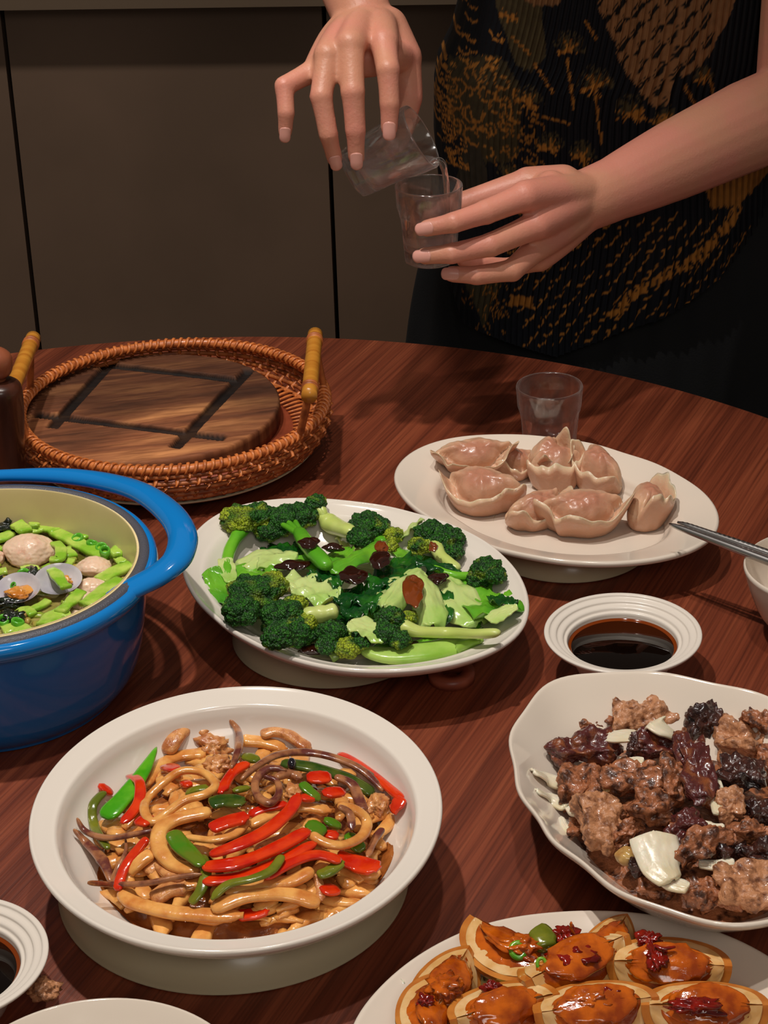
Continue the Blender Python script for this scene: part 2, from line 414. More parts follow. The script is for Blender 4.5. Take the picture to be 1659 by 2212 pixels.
GRW = [(at(a[0], a[1], .036), at(b_[0], b_[1], .036)) for a, b_ in GR]
def groove(p):
    d = 0
    for a, b_ in GRW:
        ab = b_-a; t = (p-a).dot(ab)/ab.length_squared; 
        if -.0 <= t <= 1.0:
            q = ((p-a)-ab*t); q.z = 0; w_ = .0062; x = q.length/w_
            if x < 1: d = max(d, (1-x**6)*min(1, min(t, 1-t)*30))
    return d
V = []; F = []; NRr, NA = 150, 260
for j in range(NRr+1):
    for i in range(NA):
        a = 2*math.pi*i/NA; rr = br*(1+.012*mn.noise(Vector((math.cos(a)*2, math.sin(a)*2, 1))))*(j/NRr)
        p = bc+Vector((rr*math.cos(a), rr*math.sin(a), 0)); z = .036-.0045*groove(p)+.0004*mn.noise(p*150)
        if j >= NRr-1: z -= .0015*(j-NRr+2)*.6
        V.append((p.x, p.y, T+z))
for j in range(NRr):
    for i in range(NA):
        F.append((j*NA+i, (j+1)*NA+i, (j+1)*NA+(i+1) % NA, j*NA+(i+1) % NA))
k = len(V)
for zi, zz in enumerate((.030, .024, .0185)):
    for i in range(NA):
        a = 2*math.pi*i/NA; x, y, z = V[NRr*NA+i]; e = 1+.010*(mn.noise(Vector((a*30, zi*3, 0))))
        V.append((bc.x+(x-bc.x)*e, bc.y+(y-bc.y)*e, T+zz))
for zi in range(3):
    b0 = NRr*NA if zi == 0 else k+(zi-1)*NA; b1 = k+zi*NA
    for i in range(NA): F.append((b0+i, b1+i, b1+(i+1) % NA, b0+(i+1) % NA))
F.append(tuple(k+2*NA+i for i in reversed(range(NA))))
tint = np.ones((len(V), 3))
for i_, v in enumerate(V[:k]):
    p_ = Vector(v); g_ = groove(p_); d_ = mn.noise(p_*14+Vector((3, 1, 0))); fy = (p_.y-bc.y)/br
    base = .40+.72*min(1, max(0, -fy*1.1+.30+d_*.9)); tint[i_] = np.array((1, .97, .94))*base*(1-.92*min(1, g_*1.5))  # tint darkens the grooves and the far part of the top
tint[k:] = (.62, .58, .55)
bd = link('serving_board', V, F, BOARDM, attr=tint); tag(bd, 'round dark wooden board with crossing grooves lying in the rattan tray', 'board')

MILLM = mat('dark_turned_wood', lin((78, 40, 26)), .3, col2=lin((54, 28, 19)), scale=12, stretch=(6, 6, 1), coat=.3)
mc = at(30, 1088, 0); ml = thing('pepper_mill', mc, 'dark brown turned wooden pepper mill at the left edge', 'pepper mill')
link('body', *lathe(smooth_prof([(.0195, 0), (.020, .008), (.0165, .022), (.0138, .036), (.0148, .055), (.0172, .082), (.0180, .100), (.0160, .108), (.009, .112)]), mc, 48), MILLM, ml)
link('knob', *lathe(smooth_prof([(.006, .111), (.0065, .114), (.0108, .118), (.0128, .1255), (.0118, .133), (.006, .1385), (.0008, .1395)]), mc, 40), mat('reddish_turned_wood', lin((150, 84, 56)), .3, col2=lin((120, 62, 40)), scale=12, coat=.4), ml)

# small wooden trivet handle peeping out under the broccoli dish
TRM = mat('reddish_wood', lin((170, 92, 66)), .4, col2=lin((140, 70, 50)), scale=14, stretch=(1, 5, 1))
tv = at(975, 1456, .004); tv.z = T
mb = MB(); NA = 48; V = []; F = []
for z in (0, .007):
    for rr in (.0075, .0165):
        for i in range(NA): a = 2*math.pi*i/NA; V.append(tv+Vector((rr*math.cos(a), rr*math.sin(a), z)))
for i in range(NA):
    j = (i+1) % NA
    F += [(i, j, NA+j, NA+i), (2*NA+i, 3*NA+i, 3*NA+j, 2*NA+j), (NA+i, NA+j, 3*NA+j, 3*NA+i), (j, i, 2*NA+i, 2*NA+j)]
mb.add(V, F)
tl = at(930, 1440, .004); tl.z = T
mb.add(*tube([tv+(tl-tv).normalized()*.015+Vector((0, 0, .0035)), tl+(tl-tv).normalized()*.03+Vector((0, 0, .0035))], .009, .0034, 12, power=4, n=4))
tr_ = mb.link('wooden_trivet', TRM); tag(tr_, 'reddish wooden trivet with holed round handle peeping out beneath the broccoli dish', 'trivet')

# ------------------------------------------------------------------ blue enamel pot
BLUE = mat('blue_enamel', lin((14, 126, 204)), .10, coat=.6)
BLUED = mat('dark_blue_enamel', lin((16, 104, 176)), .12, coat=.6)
LIN_ = mat('cream_enamel', lin((240, 220, 168)), .3, col2=lin((226, 206, 150)), scale=10)
IRON = mat('bare_iron_rim', lin((92, 92, 100)), .5, metal=.3, bump=.5, bscale=900)
PH = .100
p0 = at(-40, 1212, PH); PR = .5*(at(310, 1212, PH)-at(-390, 1212, PH)).length
pc = Vector((p0.x, p0.y, T)); pot = thing('casserole_pot', pc, 'blue enamelled cast-iron pot with loop handle, holding clam and celery soup', 'pot')
V, F = lathe(smooth_prof([(.0, .0), (PR*.70, .0), (PR*.80, .004), (PR*.90, .020), (PR*.965, .055), (PR*.985, .080), (PR*.995, .084), (PR*1.035, .086), (PR*1.05, .090), (PR*1.045, .0965), (PR*1.01, .0995)]), pc, 120)
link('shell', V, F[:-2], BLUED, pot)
V, F = lathe([(PR*1.022, .0990), (PR*1.012, .1010), (PR*.985, .1016), (PR*.955, .1006), (PR*.948, .098)], pc, 120, caps=False); link('iron_rim', V, F, IRON, pot)
V, F = lathe(smooth_prof([(PR*.958, .1008), (PR*.948, .1006), (PR*.940, .098), (PR*.915, .06), (PR*.86, .03), (PR*.72, .012), (0, .008)]), pc, 120, caps=False); link('lining', V, F, LIN_, pot)
path = [(-90, 1034, .097), (20, 1027, .099), (130, 1028, .101), (225, 1040, .104), (305, 1064, .108), (366, 1108, .109), (394, 1156, .108), (384, 1205, .104), (345, 1240, .099), (285, 1272, .096), (235, 1300, .094)]
P = [at(x, y, h) for x, y, h in path]
rw = [.0045, .0055, .0075, .009, .0095, .0105, .0105, .0105, .0105, .010, .008]
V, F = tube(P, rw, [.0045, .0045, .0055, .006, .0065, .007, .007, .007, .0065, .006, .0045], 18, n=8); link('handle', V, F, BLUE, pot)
Pm = [Vector((2*pc.x-q.x, 2*pc.y-q.y, q.z)) for q in P[2:]]; rw = rw[2:]; rw[0] = .006
V, F = tube(Pm, rw, [.0045, .0055, .006, .0065, .007, .007, .007, .0065, .006, .0045], 18, n=8); link('handle', V, F, BLUE, pot)
V, F = tube([pc+Vector((PR*1.03*math.cos(a), PR*1.03*math.sin(a), .0935)) for a in [2*math.pi*i/120 for i in range(120)]], .0045, .0062, 10, closed=True, n=1, smooth=False)
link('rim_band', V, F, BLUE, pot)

# ------------------------------------------------------------------ dishes
INNER = {}
def inner_fn(c, R, prof, tilt=0):
    P = smooth_prof(prof, 5); k = max(range(len(P)), key=lambda i: P[i][1]); Q = P[k:][::-1]
    rs = np.array([q[0] for q in Q]); zs = np.array([q[1] for q in Q]); o = np.argsort(rs); rs = rs[o]; zs = zs[o]
    def f(x, y):
        dx, dy = x-c.x, y-c.y; r = math.hypot(dx, dy)
        if R: r /= R(math.atan2(dy, dx))
        return float(np.interp(r, rs, zs))+dy*math.tan(tilt)
    return f
def dish(name, c, R, prof, m, label, cat='dish', seg=140, tilt=0, lipm=None):
    INNER[label.split(',')[0]] = INNER['last'] = inner_fn(c, R, prof, tilt)
    V, F = lathe(smooth_prof(prof, 5), c, seg, R, caps=True)
    o = link(name, V, F, m, None, loc=c)
    if tilt: o.rotation_euler = (tilt, 0, 0)
    return tag(o, label, cat)
def stand(c, r, h, label):
    V, F = lathe(smooth_prof([(r*.80, .0), (r*.985, .0004), (r, .003), (r*.97, h*.55), (r*.90, h), (r*.86, h), (r*.80, h*.5), (r*.78, .002)], 4), c, 100, caps=False)
    n = 100; F.append  # closed ring: join last and first ring
    k = len(V)//n-1
    F += [(k*n+i, k*n+(i+1) % n, (i+1) % n, i) for i in range(n)]
    return tag(link('ring_stand', V, F, CREAM, None, loc=c), label, 'stand')
# broccoli dish
BRIM = [(393, 1215), (408, 1170), (440, 1130), (500, 1095), (600, 1079), (760, 1085), (900, 1112), (1010, 1150), (1090, 1205), (1133, 1265), (1143, 1320), (1125, 1370), (1060, 1412), (960, 1440), (850, 1452), (740, 1449), (640, 1428), (540, 1386), (460, 1330), (410, 1272)]
HB = .046
bcn, bR = outline(BRIM, HB)
dish('oval_dish', bcn, bR, [(0, .014), (.45, .014), (.52, .012), (.60, .015), (.80, .026), (.94, .037), (.985, .042), (1.0, .0455), (.985, .0475), (.955, .0455), (.90, .0425), (.86, .0405), (.78, .032), (.62, .021), (.4, .0175), (0, .017)], WHITE,
     'white egg-shaped shallow dish with stepped rim, full of broccoli and greens')
sc_ = at(722, 1372, 0); stand(sc_, .074, .020, 'cream ring stand under the broccoli dish')
# stir-fry bowl
IN_B = INNER['last']
HS = .062
SRIM = [(66, 1760), (955, 1740), (510, 1475), (510, 2042)]
scn = at(510, 1757, HS); sr = .5*(at(955, 1757, HS)-at(66, 1757, HS)).length; scn.z = T
TILT = math.radians(4.0)
scn = scn+Vector((0, .0075, 0))
dish('stir_fry_bowl', scn, None, [(r*sr, z) for r, z in [(0, .016), (.42, .016), (.50, .014), (.58, .017), (.78, .034), (.93, .051), (.985, .0585), (1.0, .062), (.99, .0640), (.965, .0630), (.90, .0603), (.875, .0592), (.855, .0555), (.80, .0440), (.62, .027), (.4, .0215), (0, .021)]], WHITE,
     'large round white bowl with wide flat rim, heaped with squid and pepper stir-fry', 'bowl', 160, tilt=TILT)
s2 = at(506, 1902, 0); stand(s2, .5*(at(880, 1902, 0)-at(132, 1902, 0)).length, .022, 'cream ring stand under the stir-fry bowl')
IN_S = INNER['last']
# dumpling plate
DRIM = [(849, 1030), (862, 1000), (900, 970), (970, 948), (1070, 941), (1200, 949), (1350, 983), (1470, 1032), (1535, 1080), (1556, 1125), (1535, 1170), (1470, 1200), (1370, 1217), (1270, 1219), (1150, 1204), (1030, 1172), (930, 1122), (870, 1075)]
HD = .036
dcn, dR = outline(DRIM, HD)
dish('oval_plate', dcn, dR, [(0, .013), (.5, .013), (.55, .011), (.62, .014), (.75, .022), (.95, .0315), (.99, .033), (1.0, .0355), (.99, .0375), (.96, .0370), (.80, .0310), (.735, .0280), (.69, .0215), (.6, .0175), (0, .0165)], WARMW,
     'oval off-white plate with wide rim holding boiled dumplings', 'plate')
s3 = at(1225, 1172, 0); stand(s3, .066, .016, 'cream ring stand under the dumpling plate')
IN_D = INNER['last']
# sauce dishes
SOY = mat('soy_sauce', (.0035, .0012, .0006), .04, coat=0)
SOYE = mat('soy_edge', lin((120, 50, 8)), .08)
def sauce(c, r, h, label, lab2):
    prof = [(0, .002), (r*.42, .002), (r*.46, 0), (r*.52, .002), (r*.66, h*.5), (r*.78, h*.72), (r*.95, h*.88), (r, h*.96), (r*.99, h), (r*.94, h*.995), (r*.925, h*.955), (r*.85, h*.93), (r*.835, h*.885), (r*.765, h*.86), (r*.745, h*.80), (r*.705, h*.78), (r*.68, h*.6), (r*.5, h*.25), (0, h*.2)]
    t = thing('sauce_dish', c, label, 'sauce dish')
    link('dish', *lathe(smooth_prof(prof, 3), c, 110), MATTW, t)
    sv = thing('soy_sauce', c+Vector((0, 0, h*.25)), lab2, 'sauce')
    hz = h*.66
    link('liquid', *lathe([(r*.50, h*.26), (r*.672, hz-.0006), (r*.664, hz), (0, hz)], c, 90), SOY, sv)
    link('thin_edge', *lathe([(r*.695, hz+.0010), (r*.678, hz+.0001), (r*.655, hz+.0002), (r*.650, hz-.0004)], c, 90, caps=False), SOYE, sv)
r_ = .0547
c1 = at(1345.5, 1364, .037); c1.z = T; sauce(c1, .5*(at(1516, 1364, .037)-at(1175, 1364, .037)).length, .037, 'white ridged sauce dish of dark soy between the dumplings and the meat bowl', 'dark soy sauce filling the small dish right of centre')
c2 = at(-109, 2067, .037); c2.z = T; sauce(c2, .0548, .037, 'white ridged sauce dish cut off at the lower left edge', 'dark soy sauce in the dish at lower left edge')
# rice bowl on the right edge
c3 = at(1768, 1228, .056); c3.z = T; r3 = (c3-Vector((at(1606, 1228, .056).x, c3.y, T))).length
dish('rice_bowl', c3, None, [(r*r3, z) for r, z in [(0, .004), (.42, .004), (.46, 0), (.5, .002), (.55, .008), (.75, .020), (.90, .038), (.985, .053), (1, .0565), (.985, .0585), (.965, .0570), (.88, .04), (.7, .021), (.4, .010), (0, .008)]], WARMW,
     'small deep off-white bowl at the right edge with chopsticks across it', 'bowl', 100)
STEEL = mat('brushed_steel', (.55, .53, .52), .28, metal=1)
for k, (a, b_, lab) in enumerate([((1446, 1132), (1860, 1287), 'front metal chopstick resting across the bowl at the right edge'), ((1464, 1128), (1875, 1270), 'rear metal chopstick with twisted grip across the bowl at right')]):
    pa, pb = at(a[0], a[1], .0625+.001*k), at(b_[0], b_[1], .0625+.001*k)
    P = [pa.lerp(pb, i/40) for i in range(41)]
    V, F = tube(P, [.0021, .0030, .0034, .0036], None, 12 if k == 0 else 8, n=1, smooth=False, twist=0 if k == 0 else 60)
    tag(link('chopstick', V, F, STEEL), lab, 'chopstick')
# scalloped meat bowl
HM = .058
MR = [(1104, 1640), (1106, 1590), (1124, 1545), (1150, 1510), (1185, 1480), (1245, 1462), (1330, 1455), (1430, 1462), (1540, 1480), (1659, 1514), (1760, 1560), (1840, 1630), (1872, 1710), (1878, 1790), (1850, 1880), (1790, 1950), (1720, 1992), (1659, 2008), (1570, 2004), (1480, 1990), (1380, 1955), (1290, 1900), (1222, 1845), (1165, 1785), (1125, 1715)]
mcn, mR0 = outline(MR, HM)
PM0 = PM = [(0, .006), (.40, .006), (.44, .003), (.50, .006), (.68, .022), (.86, .042), (.96, .053), (.995, .0575), (1.0, .0600), (.985, .0610), (.95, .0575), (.84, .045), (.66, .027), (.45, .0135), (0, .0115)]
def mR(a): return mR0(a)*(1+.013*math.cos(a*12))
def scal_dish():
    global IN_M
    IN_M = inner_fn(mcn, mR0, PM)
    prof = smooth_prof(PM0 or [(0, .006), (.40, .006), (.44, .003), (.50, .006), (.68, .022), (.86, .042), (.96, .053), (.995, .0575), (1.0, .0600), (.985, .0610), (.95, .0575), (.84, .045), (.66, .027), (.45, .0135), (0, .0115)], 5)
    seg = 168; V = []; F = []
    for r, z in prof:
        for i in range(seg):
            a = 2*math.pi*i/seg; k = 1+.012*math.cos(a*12)*max(0, (r-.55)/.45)
            rr = r*mR0(a)*k; V.append(mcn+Vector((rr*math.cos(a), rr*math.sin(a), z)))
    n = len(prof)
    F = [(j*seg+i, j*seg+(i+1) % seg, (j+1)*seg+(i+1) % seg, (j+1)*seg+i) for j in range(n-1) for i in range(seg)]
    F.append(tuple(reversed(range(seg)))); F.append(tuple(range((n-1)*seg, n*seg)))
    return link('scalloped_bowl', V, F, WARMW, None, loc=mcn)
tag(scal_dish(), 'off-white oval bowl with scalloped edge, full of fried meat', 'bowl')
# egg plate and the plate cut off at lower left
HE = .026
ER = [(762, 2212), (800, 2160), (860, 2100), (950, 2040), (1050, 1998), (1180, 1976), (1280, 1971), (1390, 1977), (1500, 2000), (1600, 2036), (1680, 2082), (1750, 2140), (1800, 2220), (1800, 2330), (1740, 2430), (1600, 2520), (1400, 2570), (1150, 2570), (960, 2520), (820, 2430), (750, 2320)]
ecn, eR = outline(ER, HE)
dish('egg_plate', ecn, eR, [(0, .006), (.55, .006), (.60, .003), (.66, .006), (.8, .014), (.96, .0225), (1.0, .0262), (.985, .0278), (.95, .0262), (.84, .0205), (.78, .0155), (.70, .0115), (0, .010)], WARMW, 'oval white plate of soy egg wedges at the bottom', 'plate')
IN_E = INNER['last']
c5 = at(200, 2388, .03); c5.z = T
dish('side_plate', c5, None, [(r*.081, z) for r, z in [(0, .004), (.5, .004), (.55, 0), (.62, .004), (.9, .024), (1, .030), (.985, .032), (.95, .030), (.75, .016), (.5, .009), (0, .008)]], WARMW, 'pale rim of a plate cut off at the bottom left', 'plate', 100)

# ------------------------------------------------------------------ shot glasses
def shot_glass(M, label, group=None):
    """faceted shot glass in its own frame, M places it in the world"""
    Hh = .066; seg = 120; outer = []; V = []; F = []
    prof = [(0, 0), (.0190, 0), (.0212, .0010), (.0220, .0035), (.0226, .010), (.0236, .022), (.0246, .034), (.0252, .040), (.0262, .0425), (.0268, .048), (.0276, .060), (.0280, .0645), (.0276, .0659), (.0268, .0660), (.0262, .0650), (.0252, .050), (.0238, .036), (.0218, .020), (.0200, .0125), (.0160, .0105), (0, .0100)]
    for r, z in prof[1:-1]:
        for i in range(seg):
            a = 2*math.pi*i/seg; rr = r
            if r > .0185 and .0005 < z < .0445 and len(V)//seg < 9:
                q = 2*math.pi/9; m_ = ((a % q)-q/2)
                arch = .0425-.006*(abs(m_)/(q/2))**2*2
                fac = r*.965*math.cos(q/2)/math.cos(m_)*1.045
                if z < .043: rr = min(r, fac) 
            V.append(Vector((rr*math.cos(a), rr*math.sin(a), z)))
    n = len(prof)-2
    F = [(j*seg+i, j*seg+(i+1) % seg, (j+1)*seg+(i+1) % seg, (j+1)*seg+i) for j in range(n-1) for i in range(seg)]
    F.append(tuple(reversed(range(seg)))); F.append(tuple(range((n-1)*seg, n*seg)))
    o = link('shot_glass', V, F, GLASS, None, loc=Vector((0, 0, 0))); o.matrix_world = M
    return tag(o, label, 'glass', group)
gt = at(1187, 833, .066); gt.z = T+.0003
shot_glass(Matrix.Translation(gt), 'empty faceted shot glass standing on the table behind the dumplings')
GY = 1.668
gb = atd(926, 399, GY); GB = Matrix.Translation(gb-Vector((0, 0, .066)))
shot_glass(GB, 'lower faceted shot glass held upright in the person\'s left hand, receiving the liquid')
gbase = atd(767, 374, GY+.004); grim = atd(907, 296, GY-.004); ax = (grim-gbase).normalized()
yv = Vector((0, 1, 0)); xv = yv.cross(ax).normalized(); yv = ax.cross(xv)
RA = Matrix((xv, yv, ax)).transposed().to_4x4(); GA = Matrix.Translation((gbase+grim)/2-ax*.033)@RA
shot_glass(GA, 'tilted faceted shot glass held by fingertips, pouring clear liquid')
# water in the tilted glass, cut level at its lip
def water_in(M, level):
    bm = bmesh.new(); seg = 64; rings = []
    for r, z in [(.0156, .0107), (.0197, .0128), (.0215, .0202), (.0235, .0362), (.0249, .050), (.0257, .0640)]:
        rings.append([bm.verts.new(M@Vector((r*math.cos(2*math.pi*i/seg), r*math.sin(2*math.pi*i/seg), z))) for i in range(seg)])
    for a, b_ in zip(rings, rings[1:]):
        for i in range(seg): bm.faces.new((a[i], a[(i+1) % seg], b_[(i+1) % seg], b_[i]))
    bm.faces.new(list(reversed(rings[0]))); bm.faces.new(rings[-1])
    g = bm.verts[:]+bm.edges[:]+bm.faces[:]
    res = bmesh.ops.bisect_plane(bm, geom=g, plane_co=(0, 0, level), plane_no=(0, 0, 1), clear_outer=True)
    ed = [e for e in res['geom_cut'] if isinstance(e, bmesh.types.BMEdge)]
    if ed: bmesh.ops.contextual_create(bm, geom=ed)
    bmesh.ops.recalc_face_normals(bm, faces=bm.faces[:])
    bm.verts.index_update()
    V = [v.co.copy() for v in bm.verts]; F = [tuple(v.index for v in f.verts) for f in bm.faces]; bm.free(); return V, F
lips = [GA@Vector((.0272*math.cos(a/20*math.pi), .0272*math.sin(a/20*math.pi), .0655)) for a in range(40)]
lip = min(lips, key=lambda p: p.z)
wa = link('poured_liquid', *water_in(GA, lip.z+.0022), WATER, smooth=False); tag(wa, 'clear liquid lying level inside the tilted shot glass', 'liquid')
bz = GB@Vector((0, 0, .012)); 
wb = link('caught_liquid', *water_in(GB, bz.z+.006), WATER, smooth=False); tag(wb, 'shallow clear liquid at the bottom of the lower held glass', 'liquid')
q0 = lip+Vector((0, 0, .0025)); gx = gb.x
P = [q0-ax*.008+Vector((0, 0, .002)), q0+Vector((.001, 0, .0005)), q0+Vector((.0045, 0, -.008)), q0+Vector((.0060, 0, -.022)), Vector((q0.x+.0066, GY, bz.z+.030)), Vector((q0.x+.0066, GY, bz.z+.0065))]
V, F = tube(P, [.007, .0055, .0036, .0028, .0024, .0028], [.0015, .0018, .0026, .0024, .0020, .0028], 12, n=8, wob=.5, seed=3)
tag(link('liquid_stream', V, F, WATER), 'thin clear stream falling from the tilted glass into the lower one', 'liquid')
# ------------------------------------------------------------------ food materials
SQ = mat('squid_flesh', lin((240, 176, 96)), .2, col2=lin((206, 124, 56)), scale=90, lo=.38, hi=.7, bump=.35, bscale=260, sss=.12, sssr=(.004,), coat=.5)
SQP = mat('glazed_pork', lin((222, 156, 94)), .3, col2=lin((176, 104, 56)), scale=120, bump=.8, bscale=400, sss=.1, sssr=(.004,), coat=.5)
TEN = mat('purple_tentacle', lin((176, 116, 74)), .25, col2=lin((104, 50, 42)), scale=90, lo=.42, hi=.62, bump=.3, coat=.5)
RED = mat('red_pepper', lin((206, 34, 8)), .14, col2=lin((226, 62, 14)), scale=70, bump=.25, bscale=200, coat=.7, sss=.08, sssr=(.003,))
GRN = mat('green_pepper', lin((72, 128, 16)), .15, col2=lin((100, 120, 24)), scale=60, bump=.25, coat=.6)
GRB = mat('bright_green_pepper', lin((66, 158, 14)), .2, col2=lin((96, 176, 30)), scale=60, bump=.25, coat=.4)
OLV = mat('cooked_green_pepper', lin((122, 124, 30)), .2, col2=lin((92, 104, 24)), scale=60, bump=.3, coat=.5)
DKG = mat('dark_green_pepper', lin((44, 74, 20)), .15, col2=lin((84, 96, 30)), scale=80, coat=.6)
BEAN = mat('black_bean', lin((24, 20, 30)), .12, coat=.8)
BRSAUCE = mat('brown_sauce', lin((176, 104, 48)), .12, col2=lin((136, 72, 30)), scale=90, coat=.7, bump=.6, bscale=250)

# ------------------------------------------------------------------ stir-fry
def z1(p): return (40+p[0]*.5787, 1460+p[1]*.5787)
SC = Vector((scn.x, scn.y, 0))
def Hsf(x, y):
    dx, dy = x-SC.x-.004, y-SC.y+.004; r = math.hypot(dx, dy)/(sr*.82)
    return max(.030+dy*math.tan(TILT)+.029*max(0, 1-r**2.6), IN_S(x, y)+.001)
def lab(base): return base+' in the stir-fry bowl'
SF = []
def sfs(name, m, pts, w_, lab_, flat=.5, lift=.002, closed=False, tw=0, power=2.6, wob=.15, taper=None):
    P = [on(*z1(p), Hsf, lift+(.0015*math.sin(i*1.7+len(SF)))) for i, p in enumerate(pts)]
    pm = pxm(P[0])*.5787
    w_ *= 1.3 if name == 'squid_strip' else 1.12; rw = [w_*pm/2*t for t in taper] if taper else w_*pm/2
    rh = [max(.0016, r*flat) for r in rw] if taper else max(.0016, rw*flat)
    V, F = tube(P, rw, rh, 14, closed=closed, n=7, twist=tw, power=power, wob=wob, seed=len(SF))
    o = link(name, V, F, m); SF.append(o)
    tag(o, lab_+' in the stir-fry bowl', {'squid_strip': 'squid', 'pepper_strip': 'pepper', 'tentacle': 'squid', 'pepper_chunk': 'pepper'}[name]); return o
# bed of sauce and chopped pieces under the strips
V = []; F = []; n1, n2 = 40, 120
for j in range(n1+1):
    for i in range(n2):
        a = 2*math.pi*i/n2; r = sr*.74*(j/n1)*(1+.05*mn.noise(Vector((math.cos(a)*2, math.sin(a)*2, 4))))
        x, y = SC.x+.004+r*math.cos(a), SC.y-.004+r*math.sin(a)
        e = min(1, (1-j/n1)*6)
        base = IN_S(x, y)-.0005
        z = base*(1-e)+(max(Hsf(x, y)-.008, IN_S(x, y)+.001)+.004*mn.noise(Vector((x*90, y*90, 1)))+.003*mn.noise(Vector((x*200, y*200, 1))))*e
        V.append((x, y, T+z))
for j in range(n1):
    for i in range(n2): F.append((j*n2+i, (j+1)*n2+i, (j+1)*n2+(i+1) % n2, j*n2+(i+1) % n2))
bed = link('stir_fry_bed', V, F, BRSAUCE); tag(bed, 'brown sauce and chopped bits under the strips of the stir-fry', 'sauce', kind='stuff')
chips = MB()
rnd = random.Random(3)
for i in range(150):
    a = rnd.random()*6.283; r = sr*.72*math.sqrt(rnd.random()); x, y = SC.x+r*math.cos(a), SC.y+r*math.sin(a)-.003
    d_ = rnd.random()*6.283; l_ = rnd.uniform(.006, .016); c0 = Vector((x, y, T+Hsf(x, y)-.0035)); dv = Vector((math.cos(d_), math.sin(d_), 0)); sv_ = Vector((-dv.y, dv.x, 0))*rnd.uniform(-.006, .006)
    chips.add(*tube([c0-dv*l_, c0+sv_+Vector((0, 0, .001)), c0+dv*l_], rnd.uniform(.0035, .0065), rnd.uniform(.0022, .0034), 8, n=3, wob=.4, seed=i, power=2.5))
o = chips.link('onion_bits', SQ); tag(o, 'sauce-coated onion and squid bits between the strips of the stir-fry', 'onion', kind='stuff')
sfs('squid_strip', SQ, [(395, 800), (430, 845), (560, 880), (700, 893), (840, 893)], 52, 'long pale squid strip along the front wall', .55, .004)
sfs('squid_strip', SQ, [(720, 872), (850, 822), (1000, 815), (1125, 850)], 58, 'thick squid strip at front right, lying over the red chunk', .5, .006)
sfs('squid_strip', SQ, [(770, 806), (900, 780), (1020, 765), (1098, 722)], 50, 'squid strip curving up behind the thick front strip', .5, .005)
sfs('squid_strip', SQ, [(672, 725), (580, 705), (528, 640), (530, 575), (590, 535), (720, 505)], 52, 'wide C-shaped squid strip left of centre', .55, .005)
sfs('squid_strip', SQ, [(400, 800), (402, 745), (440, 700), (500, 660)], 56, 'bent squid strip at the front left', .5, .004)
sfs('squid_strip', SQ, [(480, 460), (540, 400), (610, 355), (690, 362), (735, 405), (700, 440), (620, 465), (548, 515), (500, 545), (470, 505)], 27, 'wavy squid ring loop at upper left', .8, .008, closed=True, power=2.2)
sfs('squid_strip', SQ, [(466, 410), (520, 340), (600, 300), (700, 290)], 46, 'squid strip arching over the upper left', .5, .004)
sfs('squid_strip', SQP, [(552, 290), (600, 215), (660, 190), (700, 215)], 52, 'curled brown squid piece at the back left rim', .6, .004)
sfs('squid_strip', SQ, [(830, 240), (920, 248), (1005, 275)], 52, 'short squid strip at the back behind the tentacle', .5, .002)
sfs('squid_strip', SQP, [(905, 222), (955, 208), (1010, 222), (1050, 250), (1090, 275)], 40, 'knobbly squid piece at the very back right', .6, .004)
sfs('squid_strip', SQ, [(960, 505), (1060, 490), (1170, 505)], 42, 'squid strip just right of the long red pepper tip', .5, .004)
sfs('squid_strip', SQ, [(1090, 590), (1140, 622), (1210, 632), (1280, 600), (1300, 548), (1265, 505), (1190, 482)], 34, 'large hooked squid ring at the right', .7, .009, power=2.2)
sfs('squid_strip', SQ, [(620, 600), (720, 612), (810, 590), (862, 535)], 26, 'thin squid crescent below the glossy red piece', .6, .007)
sfs('squid_strip', SQ, [(860, 560), (940, 520), (1000, 500)], 40, 'squid strip between the two upper red peppers', .5, .003)
sfs('squid_strip', SQP, [(500, 840), (560, 800), (640, 790)], 60, 'stubby squid piece at front left behind the long strip', .6, .001)
sfs('squid_strip', SQP, [(880, 640), (960, 620), (1010, 600)], 40, 'squid bit between the crossing red strips', .6, 0)
sfs('squid_strip', SQP, [(480, 740), (520, 700), (560, 740), (620, 760)], 40, 'curled squid bit under the long tentacle', .6, .001)
sfs('squid_strip', SQP, [(1110, 740), (1125, 790), (1130, 840)], 26, 'narrow squid sliver at the front right', .5, .003)
# ruffled pieces
def sfb(name, m, c, r, label, seed, cat, amp=.45, lift=.002, sub=4, amp2=.12, ax=(1, 0, 0)):
    p = on(*z1(c), Hsf, lift); k = pxm(p)*.5787
    V, F = blob(p, (r[0]*k, r[1]*k/.65, r[2]*k), ax=ax, amp=amp, fr=1.8, seed=seed, sub=sub, amp2=amp2, fr2=7)
    tag(link(name, V, F, m), label+' in the stir-fry bowl', cat)
sfb('squid_piece', SQP, (725, 262), (68, 42, 38), 'ruffled frilly squid piece at the back centre', 4, 'squid', amp=.6, amp2=.35)
sfb('squid_piece', SQP, (742, 330), (50, 28, 26), 'small wrinkled squid piece before the frilly one', 5, 'squid', amp2=.3)
sfb('squid_piece', SQP, (1335, 480), (48, 36, 32), 'lumpy squid piece at far right by the red strip', 6, 'squid', amp=.5, amp2=.3)
sfb('squid_piece', SQP, (1025, 430), (34, 26, 22), 'small squid stub right of the curled ring', 7, 'squid')
sfb('black_bean', BEAN, (1020, 330), (17, 18, 24), 'single shiny black bean', 8, 'bean', amp=.1, amp2=0, lift=.010, sub=3)
tp = [.35, .8, 1, .9, .6]
sfs('tentacle', TEN, [(788, 165), (818, 205), (822, 270), (795, 345)], 34, 'upright tapering purple tentacle at the back', .7, .009, taper=[.15, .7, .95, .8, .4])
